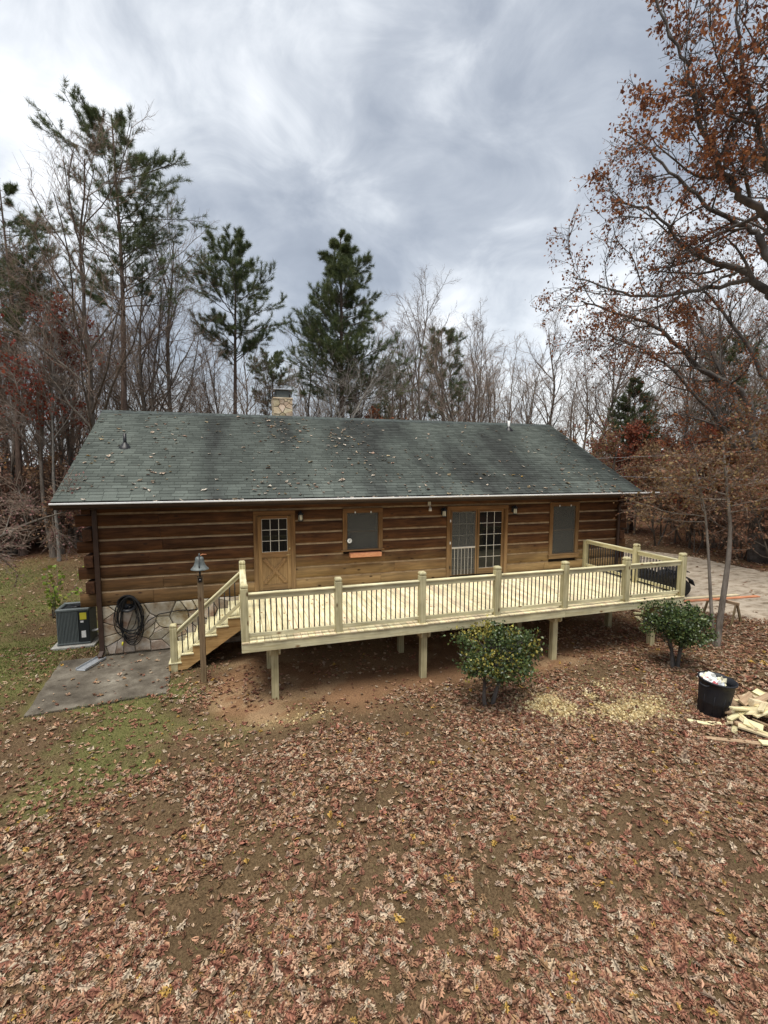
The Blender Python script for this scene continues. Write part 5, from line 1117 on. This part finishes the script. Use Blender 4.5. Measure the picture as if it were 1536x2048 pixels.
# ------------------------------------------------------------------ yard objects
def trash_can():
    x, y = 8.62, -2.78; t = thing('trash_can', (x, y, G), 'round black trash can full of rubbish beside the offcut pile', 'trash can')
    ti = (0.05, 0.06, 0)
    pr = [(0.001, 0.0), (0.235, 0.0), (0.245, 0.02), (0.275, 0.46), (0.283, 0.47), (0.279, 0.48), (0.284, 0.53), (0.292, 0.54), (0.288, 0.55), (0.300, 0.66), (0.322, 0.665), (0.324, 0.70), (0.300, 0.70), (0.290, 0.55), (0.24, 0.05)]
    obj('body', lathe('body', pr, 36), M_blackm, t, (x, y, G - 0.005), ti)
    for s in (-1, 1): obj('handle', tube_mesh('handle', [(s * 0.31, -0.08, 0.62), (s * 0.37, -0.06, 0.61), (s * 0.37, 0.06, 0.61), (s * 0.31, 0.08, 0.62)], 0.014, 6), M_blackm, t, (x, y, G - 0.005), ti)
    for k in range(10):
        a = k * math.pi / 5; obj('rib', tube_mesh('rib', [(0.250 * math.cos(a), 0.250 * math.sin(a), 0.06), (0.274 * math.cos(a), 0.274 * math.sin(a), 0.44)], 0.006, 5), M_blackm, t, (x, y, G - 0.005), ti)
    r = random.Random(3); cols = [mat('paper rubbish', (0.75, 0.74, 0.70), 0.8, (0.85, 0.84, 0.80), 9), mat('red wrapper', (0.55, 0.10, 0.12), 0.5, (0.75, 0.35, 0.35), 9), mat('pale wood rubbish', (0.70, 0.65, 0.42), 0.8, (0.8, 0.75, 0.55), 9), mat('clear plastic rubbish', (0.55, 0.58, 0.60), 0.25, (0.75, 0.77, 0.78), 9)]
    lab = ('crumpled white paper', 'red wrapper', 'pale wood scrap', 'clear plastic sheet')
    for k in range(24):
        a = r.uniform(0, 6.28); d = 0.20 * math.sqrt(r.random()); ci = 1 if (math.cos(a) < -0.5 and k % 2) else r.choice((0, 0, 2, 3))
        bm = bmesh.new(); bmesh.ops.create_icosphere(bm, subdivisions=2, radius=r.uniform(0.06, 0.1))
        for v in bm.verts: v.co *= r.uniform(0.35, 1.45); v.co.z *= 0.45
        me = bpy.data.meshes.new('rubbish'); bm.to_mesh(me); bm.free()
        obj('rubbish', me, cols[ci], None, (x + d * math.cos(a), y + d * math.sin(a), G + 0.625 + r.uniform(-0.04, 0.06)), (r.uniform(0, 3), r.uniform(0, 3), 0), label=lab[ci] + ' lying in the black trash can', cat='rubbish', group='rubbish in the trash can, ' + lab[ci])
trash_can()
def offcuts():
    r = random.Random(14); base = Vector((9.35, -3.25, G)); k = 0
    SH = {(0.089, 0.038): 'narrow stick', (0.14, 0.038): 'wide board end', (0.14, 0.03): 'thin wide board end', (0.14, 0.14): 'thick square block', (0.089, 0.089): 'small square block'}
    spots = []
    for i in range(44):
        a = r.uniform(0, 6.28); d = 0.95 * math.sqrt(r.random()); x = base.x + d * math.cos(a) * 1.05; y = base.y + d * math.sin(a) * 0.62
        hgt = 0.36 * max(0, 1 - (d / 1.0) ** 1.5); spots.append((hgt, x, y))
    for hgt, x, y in sorted(spots):
        L = r.uniform(0.28, 0.7); wz = r.choice(((0.089, 0.038), (0.089, 0.038), (0.14, 0.038), (0.14, 0.03), (0.14, 0.03), (0.14, 0.14), (0.089, 0.089))); m = M_scrap if r.random() < 0.75 else M_oldwood
        obj('wood_offcut', cbox(wz[0], round(L, 2), wz[1], 0.004, m), None, None, (x, y, G + 0.03 + hgt * r.uniform(0.5, 1)), (r.uniform(-0.3, 0.3), r.uniform(-0.5, 0.5), r.uniform(0, 6.28)), label=('pale new pine ' if m is M_scrap else 'greyed brown ') + SH[wz] + ' in the offcut pile by the trash can', cat='wood offcut', group='offcut pile, ' + ('pale ' if m is M_scrap else 'greyed ') + SH[wz])
    for (x, y, rz, L) in ((8.05, -3.0, 0.9, 0.42), (8.32, -3.12, 1.1, 0.36), (8.5, -3.3, 2.2, 0.5)):
        obj('wood_offcut', cbox(0.089, L, 0.03, 0.004, M_scrap), None, None, (x, y, G + 0.02), (0, 0, rz), label='thin pale offcut on the leaves in front of the trash can', cat='wood offcut', group='offcuts in front of the trash can')
    bar('loose_plank', (7.66, -3.42, G + 0.03), (9.4, -4.42, G + 0.05), 0.09, 0.036, M_oldwood, None, label='long weathered plank on the leaves below the offcut pile', cat='plank')
    bar('loose_plank', (8.35, -3.84, G + 0.075), (9.9, -4.72, G + 0.08), 0.14, 0.03, M_scrap, None, label='pale plank lying on top of the weathered plank', cat='plank')
    # flat offcuts under the far end of the deck
    for i, (x, y, rz, L, m, lab) in enumerate(((12.3, 2.75, 0.4, 1.1, M_oldwood, 'brown timber'), (12.5, 3.0, 0.5, 1.0, M_oldwood, 'brown timber'), (12.1, 2.2, 1.1, 0.5, M_scrap, 'pale board'), (11.7, 1.9, -0.4, 0.45, M_scrap, 'pale board'), (12.7, 2.5, 1.9, 0.7, M_redwood, 'reddish board'))):
        obj('wood_offcut', cbox(0.14, L, 0.05, 0.004, m), None, None, (x, y, G + 0.045 + (0.02 * (i % 3))), (0.02, 0.03, rz), label=lab + ' lying on the ground behind the right end of the deck', cat='wood offcut', group='scraps behind the deck, ' + lab)
offcuts()
def sawhorse(cx, cy, rz, label):
    t = thing('sawhorse', (cx, cy, G), label, 'sawhorse', None); c, s = math.cos(rz), math.sin(rz)
    def W(u, v, z): return (cx + u * c - v * s, cy + u * s + v * c, G + z)
    bar('beam', W(-0.45, 0, 0.62), W(0.45, 0, 0.62), 0.05, 0.09, M_oldwood, t)
    for u in (-0.38, 0.38):
        for v in (-1, 1): bar('leg', W(u, v * 0.03, 0.62), W(u * 1.08, v * 0.27, 0.0), 0.04, 0.075, M_oldpost, t)
sawhorse(14.15, 1.2, 1.75, 'brown sawhorse under the planks by the driveway'); sawhorse(12.15, 1.55, 1.75, 'brown sawhorse behind the round green bush')
bar('plank', (11.4, 1.42, G + 0.70), (15.35, 0.98, G + 0.72), 0.14, 0.032, M_redwood, None, label='orange red plank laid across the sawhorses', cat='plank')
bar('plank', (11.3, 1.66, G + 0.70), (14.9, 1.28, G + 0.72), 0.14, 0.036, M_scrap, None, label='pale pine plank laid across the sawhorses', cat='plank')
def atv():
    t = thing('quad_bike', (14.9, 4.3, G), 'black quad bike parked behind the deck end', 'quad bike'); R0 = Matrix.Rotation(-0.45, 4, 'Z'); o0 = Vector((14.75, 4.35, G))
    def W(x, y, z): return tuple(o0 + (R0 @ Vector((x, y, z))))
    tyre = lathe('tyre', [(0.16, -0.13), (0.29, -0.14), (0.335, -0.10), (0.34, 0.0), (0.335, 0.10), (0.29, 0.14), (0.16, 0.13)], 26); rim = lathe('rim', [(0.16, -0.13), (0.13, -0.06), (0.04, -0.05), (0.001, -0.06)], 18)
    for x in (-0.78, 0.78):
        for y in (-0.46, 0.46):
            wh = obj('wheel', tyre, M_rubber, t, W(x, y, 0.34), (math.pi / 2, 0, -0.45)); obj('rim', rim, M_galv, wh, W(x, y, 0.34), (math.pi / 2, 0, -0.45))
            f = prism('fender', [(-0.44, 0.0), (-0.36, 0.20), (-0.18, 0.30), (0.18, 0.30), (0.36, 0.20), (0.44, 0.0), (0.40, 0.0), (0.33, 0.16), (0.16, 0.26), (-0.16, 0.26), (-0.33, 0.16), (-0.40, 0.0)], 0.34); obj('fender', f, M_blackm, t, W(x, y - 0.17, 0.46), (0, 0, -0.45))
    body = prism('body', [(-1.0, 0.30), (-1.0, 0.66), (-0.5, 0.74), (0.15, 0.70), (0.45, 0.84), (0.95, 0.76), (1.05, 0.55), (0.95, 0.30)], 0.44); obj('body', body, M_blackm, t, W(0, -0.22, 0), (0, 0, -0.45))
    seat = prism('seat', [(-0.62, 0.74), (-0.6, 0.90), (-0.3, 0.92), (0.1, 0.82), (0.2, 0.74)], 0.32); obj('seat', seat, M_rubber, t, W(0, -0.16, 0), (0, 0, -0.45))
    obj('handlebar', tube_mesh('handlebar', [W(0.28, -0.42, 1.08), W(0.38, -0.18, 1.06), W(0.44, 0, 1.02), W(0.38, 0.18, 1.06), W(0.28, 0.42, 1.08)], 0.02, 8), M_black, t); obj('steering_column', tube_mesh('steering_column', [W(0.6, 0, 0.7), W(0.44, 0, 1.03)], 0.03, 8), M_black, t)
    for x0, x1, z in ((-1.12, -0.55, 0.86), (0.55, 1.1, 0.90)):
        for k in range(6): obj('rack_bar', tube_mesh('rack_bar', [W(x0, -0.4 + 0.16 * k, z), W(x1, -0.4 + 0.16 * k, z)], 0.012, 6), M_black, t)
        for x in (x0, x1): obj('rack_bar', tube_mesh('rack_bar', [W(x, -0.42, z), W(x, 0.42, z)], 0.014, 6), M_black, t)
    for y in (-0.2, 0.2): obj('headlight', lathe('headlight', [(0.001, 0.03), (0.05, 0.02), (0.06, -0.02)], 12), M_lampglass, t, W(1.0, y, 0.66), (0, math.pi / 2, -0.45))
atv()

# ------------------------------------------------------------------ leaf litter and grass
OAKL = np.array([(0, 0), (0.06, 0.10), (0.20, 0.16), (0.10, 0.26), (0.16, 0.36), (0.36, 0.44), (0.14, 0.50), (0.18, 0.62), (0.33, 0.74), (0.12, 0.76), (0.10, 0.88), (0.0, 1.0)])
OVAL = np.array([(0, 0), (0.20, 0.22), (0.27, 0.48), (0.17, 0.78), (0, 1.0)])
def litter(name, P_, size, cols, r, label, lod=0, flat=0.24, cat='leaves', shape='oak'):
    """curled lobed leaves lying at points P_"""
    n = len(P_)
    half = OVAL if shape == 'oval' else (OAKL[[0, 2, 3, 5, 6, 8, 9, 11]] if lod == 0 else OAKL[[0, 2, 3, 5, 11]]); m = len(half)
    spine = np.stack([np.zeros(m), half[:, 1]], 1)
    loc = np.concatenate([spine, half[1:-1], half[1:-1] * np.array([-1, 1])]); nv = len(loc)
    F = []
    a = list(range(m)); Rr = [0] + list(range(m, m + m - 2)) + [m - 1]; Lr = [0] + list(range(2 * m - 2, 3 * m - 4)) + [m - 1]
    for i in range(m - 1):
        for e, fl in ((Rr, False), (Lr, True)):
            q = [a[i], a[i + 1], e[i + 1], e[i]]; q = [q[j] for j in range(4) if q[j] not in q[:j]]
            if len(q) == 4: F += [(q[0], q[1], q[2]), (q[0], q[2], q[3])]
            elif len(q) == 3: F.append(tuple(q))
    F = np.array(F); s = size * np.where(r.uniform(0, 1, n) < 0.10, r.uniform(1.2, 1.7, n), r.uniform(0.55, 1.2, n))
    wx = r.uniform(0.75, 1.25, n); curl = r.uniform(-0.1, 0.9, n); bend = r.uniform(-0.3, 0.8, n); skew = r.normal(0, 0.15, n)
    x = loc[None, :, 0] * wx[:, None] + skew[:, None] * loc[None, :, 1] ** 2; y = np.repeat(loc[None, :, 1] - 0.5, n, 0); z = curl[:, None] * loc[None, :, 0] ** 2 * 1.6 + bend[:, None] * (y ** 2) * 0.8 + r.normal(0, 0.012, (n, nv))
    th = r.uniform(0, 2 * np.pi, n); fl = np.where(r.uniform(0, 1, n) < 0.35, -1, 1); tx, ty = r.normal(0, flat, n), r.normal(0, flat, n)
    z = z * fl[:, None]; z = z - z.min(1, keepdims=True) * (fl < 0)[:, None]
    # tilt then spin
    y2 = y * np.cos(tx)[:, None] - z * np.sin(tx)[:, None]; z2 = y * np.sin(tx)[:, None] + z * np.cos(tx)[:, None]; x2 = x * np.cos(ty)[:, None] + z2 * np.sin(ty)[:, None]; z3 = -x * np.sin(ty)[:, None] + z2 * np.cos(ty)[:, None]
    X = (x2 * np.cos(th)[:, None] - y2 * np.sin(th)[:, None]) * s[:, None] + P_[:, 0:1]; Y = (x2 * np.sin(th)[:, None] + y2 * np.cos(th)[:, None]) * s[:, None] + P_[:, 1:2]
    z3 = z3 - z3.min(1, keepdims=True) * 0.75; Z = z3 * s[:, None] + P_[:, 2:3]
    FF = (F[None] + (np.arange(n) * nv)[:, None, None]).reshape(-1, 3)
    C = np.array(cols)[r.integers(0, len(cols), n)] * r.uniform(0.6, 1.3, n)[:, None]
    pale = r.uniform(0, 1, n) < 0.06; C[pale] = np.array([0.66, 0.53, 0.38]) * r.uniform(0.85, 1.15, (pale.sum(), 1)); yel = r.uniform(0, 1, n) < 0.012; C[yel] = np.array([0.58, 0.36, 0.10])
    me = mesh_np(name, [(np.stack([X, Y, Z], -1).reshape(-1, 3), FF)]); point_color(me, np.repeat(C, nv, 0))
    return obj(name, me, M_leafattr, label=label, cat=cat, kind='stuff')
LC = [(0.55, 0.355, 0.235), (0.50, 0.285, 0.175), (0.34, 0.175, 0.105), (0.60, 0.43, 0.29), (0.54, 0.32, 0.21), (0.47, 0.27, 0.165), (0.50, 0.37, 0.24), (0.22, 0.115, 0.07), (0.42, 0.26, 0.14), (0.37, 0.18, 0.12), (0.38, 0.17, 0.115), (0.34, 0.15, 0.10), (0.55, 0.40, 0.29)]
def inhouse(x, y): return ((x > XL - 0.05) & (x < XR + 0.1) & (y > D - 0.05) & (y < YB + 0.2))
def onpatio(x, y): return (x > -4.1) & (x < -1.55) & (y > 1.0 + 0.09 * (x + 3.95)) & (y < D)
def drive_in(x, y):
    return (x > 12.8) & (y > 4.4 - 1.05 * (x - 12) + 0.11 * np.clip(x - 15, 0, 9) ** 1.25) & (y < 17) & (x < 22.3 + 0.25 * np.clip(4 - y, 0, 9))
def leaf_density(x, y):
    n = fbm(x, y, 1.5, 40); n2 = fbm(x, y, 0.45, 41)
    edge = -2.35 + 0.28 * (x + 3.2) + 1.0 * (fbm(x, y, 1.1, 2) - 0.5)
    d = sst(0.34, 0.64, n * 0.6 + n2 * 0.4) * 0.95 + 0.12
    lawn = sst(-0.25, 0.45, y - edge) * sst(2.3, 0.6, x) * (y < 17.5)
    d = d * (1 - lawn) + lawn * (0.10 + 0.18 * n2)
    drift = sst(3.0, 4.8, x) * sst(0.8, -0.4, y); d = d * (1 + 0.35 * drift)
    under = (y > 0.0) & (y < D) & (x > 0) & (x < LX); d = np.where(under, d * 0.22, d)
    near = np.exp(-(((x + 0.5) / 1.0) ** 2 + ((y - 0.9) / 0.8) ** 2)); d = np.maximum(d, near * 0.9)
    right = sst(7.5, 9.5, x) * sst(2.6, 1.4, y); d = np.maximum(d, right * 0.9)
    d = d * (1 - 0.85 * np.clip(dirt_mask(x, y) - 0.15, 0, 1) * (~under)) * (1 - 0.92 * shaving_mask(x, y))
    d = np.where(onpatio(x, y), 0.03, d); d = np.where(drive_in(x, y), 0.10 * sst(0.45, 0.7, n2), d); d = np.where(inhouse(x, y), 0, d)
    return np.clip(d, 0, 1.2)
def zground(x, y): return G + (fbm(x, y, 2.2, 9) - 0.5) * 0.05 + (fbm(x, y, 0.35, 8) - 0.5) * 0.018
def scatter(r, n, x0, x1, y0, y1):
    x = r.uniform(x0, x1, n); y = r.uniform(y0, y1, n); k = r.uniform(0, 1.0, n) < leaf_density(x, y); x, y = x[k], y[k]
    z = zground(x, y) + 0.006; z = np.where(onpatio(x, y), G + 0.03, z)
    z = np.where((x > 12.6) & (y > -3), np.maximum(z, G + 0.016), z)
    return np.stack([x, y, z + r.uniform(0, 0.012, len(x))], 1)
r_ = np.random.default_rng(101)
pp = scatter(r_, 78000, -6.5, 9.5, -7.6, -1.2)
near_ = pp[pp[:, 1] < -4.0]; pp = pp[pp[:, 1] >= -4.0]; cut_ = int(len(near_) * 0.74)
litter('fallen_leaves', near_[:cut_], 0.094, LC, r_, 'lobed brown and pinkish oak leaves strewn over the front yard', 0)
litter('fallen_leaves', near_[cut_:], 0.072, LC, r_, 'small oval tan leaves strewn among the oak leaves of the front yard', 0, shape='oval')
litter('fallen_leaves', pp, 0.088, LC, r_, 'pinkish brown leaf carpet across the middle of the yard', 1)
r_ = np.random.default_rng(102)
pp = scatter(r_, 60000, -11, 16, -1.2, 5.0); litter('fallen_leaves', pp, 0.09, LC, r_, 'brown oak leaves around the deck and patio', 1)
pp = np.concatenate([scatter(r_, 9000, -16, -3.3, 5.0, 19), scatter(r_, 9000, 9.5, 20, -7, -1.2), scatter(r_, 12000, 18, 32, -2, 18)]); pp[:, 2] = np.maximum(pp[:, 2], [gz(a, b) + 0.06 for a, b in pp[:, :2]])
litter('fallen_leaves', pp, 0.13, LC, r_, 'brown leaves on the far lawn and beyond the driveway', 1)
# leaves on the roof and in the gutter
k = 600; x = r_.uniform(RXL + 0.1, RXR - 0.1, k * 3); t = SLOPE * r_.beta(1.2, 1.25, k * 3); keep = r_.uniform(0, 1, k * 3) < sst(0.42, 0.66, fbm(x, t, 2.0, 51)) * 0.75 + 0.08; x, t = x[keep], t[keep]
L_ = math.hypot(1, SL); pr = np.stack([x, EY + t / L_, EZ + t * SL / L_ + 0.022], 1)
xg = r_.uniform(RXL + 1.5, gx1 - 0.2, 170); xg = xg[r_.uniform(0, 1, 170) < sst(0.4, 0.6, fbm(xg, xg * 0, 0.9, 52))]; pg = np.stack([xg, np.full(len(xg), EY - 0.05), np.full(len(xg), 2.502)], 1)
RLC = [(0.74, 0.64, 0.52), (0.66, 0.52, 0.40), (0.68, 0.56, 0.44), (0.52, 0.36, 0.27), (0.60, 0.48, 0.30), (0.74, 0.66, 0.55)]
litter('roof_leaves', np.concatenate([pr, pg]), 0.125, RLC, r_, 'pale oak leaves scattered over the green roof and gutter', 1, 0.25)
# wood shavings
def shavings():
    r = np.random.default_rng(111); n = 34000; x = np.concatenate([r.uniform(4.6, 9, n), r.uniform(-0.6, 2.2, 5000)]); y = np.concatenate([r.uniform(-3.2, -0.5, n), r.uniform(-1.1, -0.2, 5000)]); k = r.uniform(0, 1, len(x)) < shaving_mask(x, y) ** 1.5; x, y = x[k], y[k]
    v, f, c = leafcards(r, np.stack([x, y, zground(x, y) + 0.014], 1), 0.046, [(0.66, 0.55, 0.31), (0.74, 0.64, 0.40), (0.55, 0.42, 0.22)], 0.006, 0.3, 0.0)
    obj('wood_shavings', fol_mesh('wood_shavings', [(v, f, c)]), M_leafattr, label='patch of pale yellow wood shavings on the leaves', cat='wood shavings', kind='stuff')
shavings()
def grass():
    r = np.random.default_rng(121); n = 205000
    # denser close to the viewer side of the yard
    y = -7.4 + 12.4 * r.uniform(0, 1, n) ** 1.5; x = r.uniform(-7, 11, n)
    k = ~(onpatio(x, y) | inhouse(x, y) | ((x > 0) & (y > 0.1) & (y < D) & (x < LX))) & (r.uniform(0, 1, n) > dirt_mask(x, y) * 1.2) & (r.uniform(0, 1, n) > shaving_mask(x, y) * 0.7)
    x, y = x[k], y[k]; xf = r.uniform(-14, -4.3, 60000); yf_ = r.uniform(2, 18.5, 60000); kk = ~onpatio(xf, yf_); x = np.concatenate([x, xf[kk]]); y = np.concatenate([y, yf_[kk]]); n = len(x)
    z = zground(x, y) - 0.004; g = green_mask(x, y) * 0.8; h = r.uniform(0.02, 0.055, n) * (1 + 0.3 * g); w = r.uniform(0.003, 0.0065, n) * np.where(y > 3, 2.2, 1.0); a = r.uniform(0, 2 * np.pi, n); ln = r.uniform(0.2, 1.3, n) * h; b = r.uniform(0, 2 * np.pi, n)
    V = np.stack([np.stack([x - np.cos(a) * w, y - np.sin(a) * w, z], 1), np.stack([x + np.cos(a) * w, y + np.sin(a) * w, z], 1), np.stack([x + np.cos(b) * ln, y + np.sin(b) * ln, z + h], 1)], 1)
    dry = np.array([[0.27, 0.19, 0.10], [0.17, 0.115, 0.06], [0.38, 0.285, 0.16], [0.10, 0.07, 0.035]])[r.integers(0, 4, n)]; gr = np.array([[0.125, 0.165, 0.04], [0.09, 0.135, 0.03], [0.18, 0.195, 0.06]])[r.integers(0, 3, n)]
    m = (r.uniform(0, 1, n) < np.clip(g * 1.1 + 0.06, 0, 0.9))[:, None]; C = np.where(m, gr, dry) * r.uniform(0.75, 1.25, n)[:, None]
    me = mesh_np('grass', [(V.reshape(-1, 3), np.arange(3 * n).reshape(-1, 3))]); point_color(me, np.repeat(C, 3, 0))
    obj('grass', me, M_grass, label='short dry brown grass with green patches', cat='grass', kind='stuff')
grass()
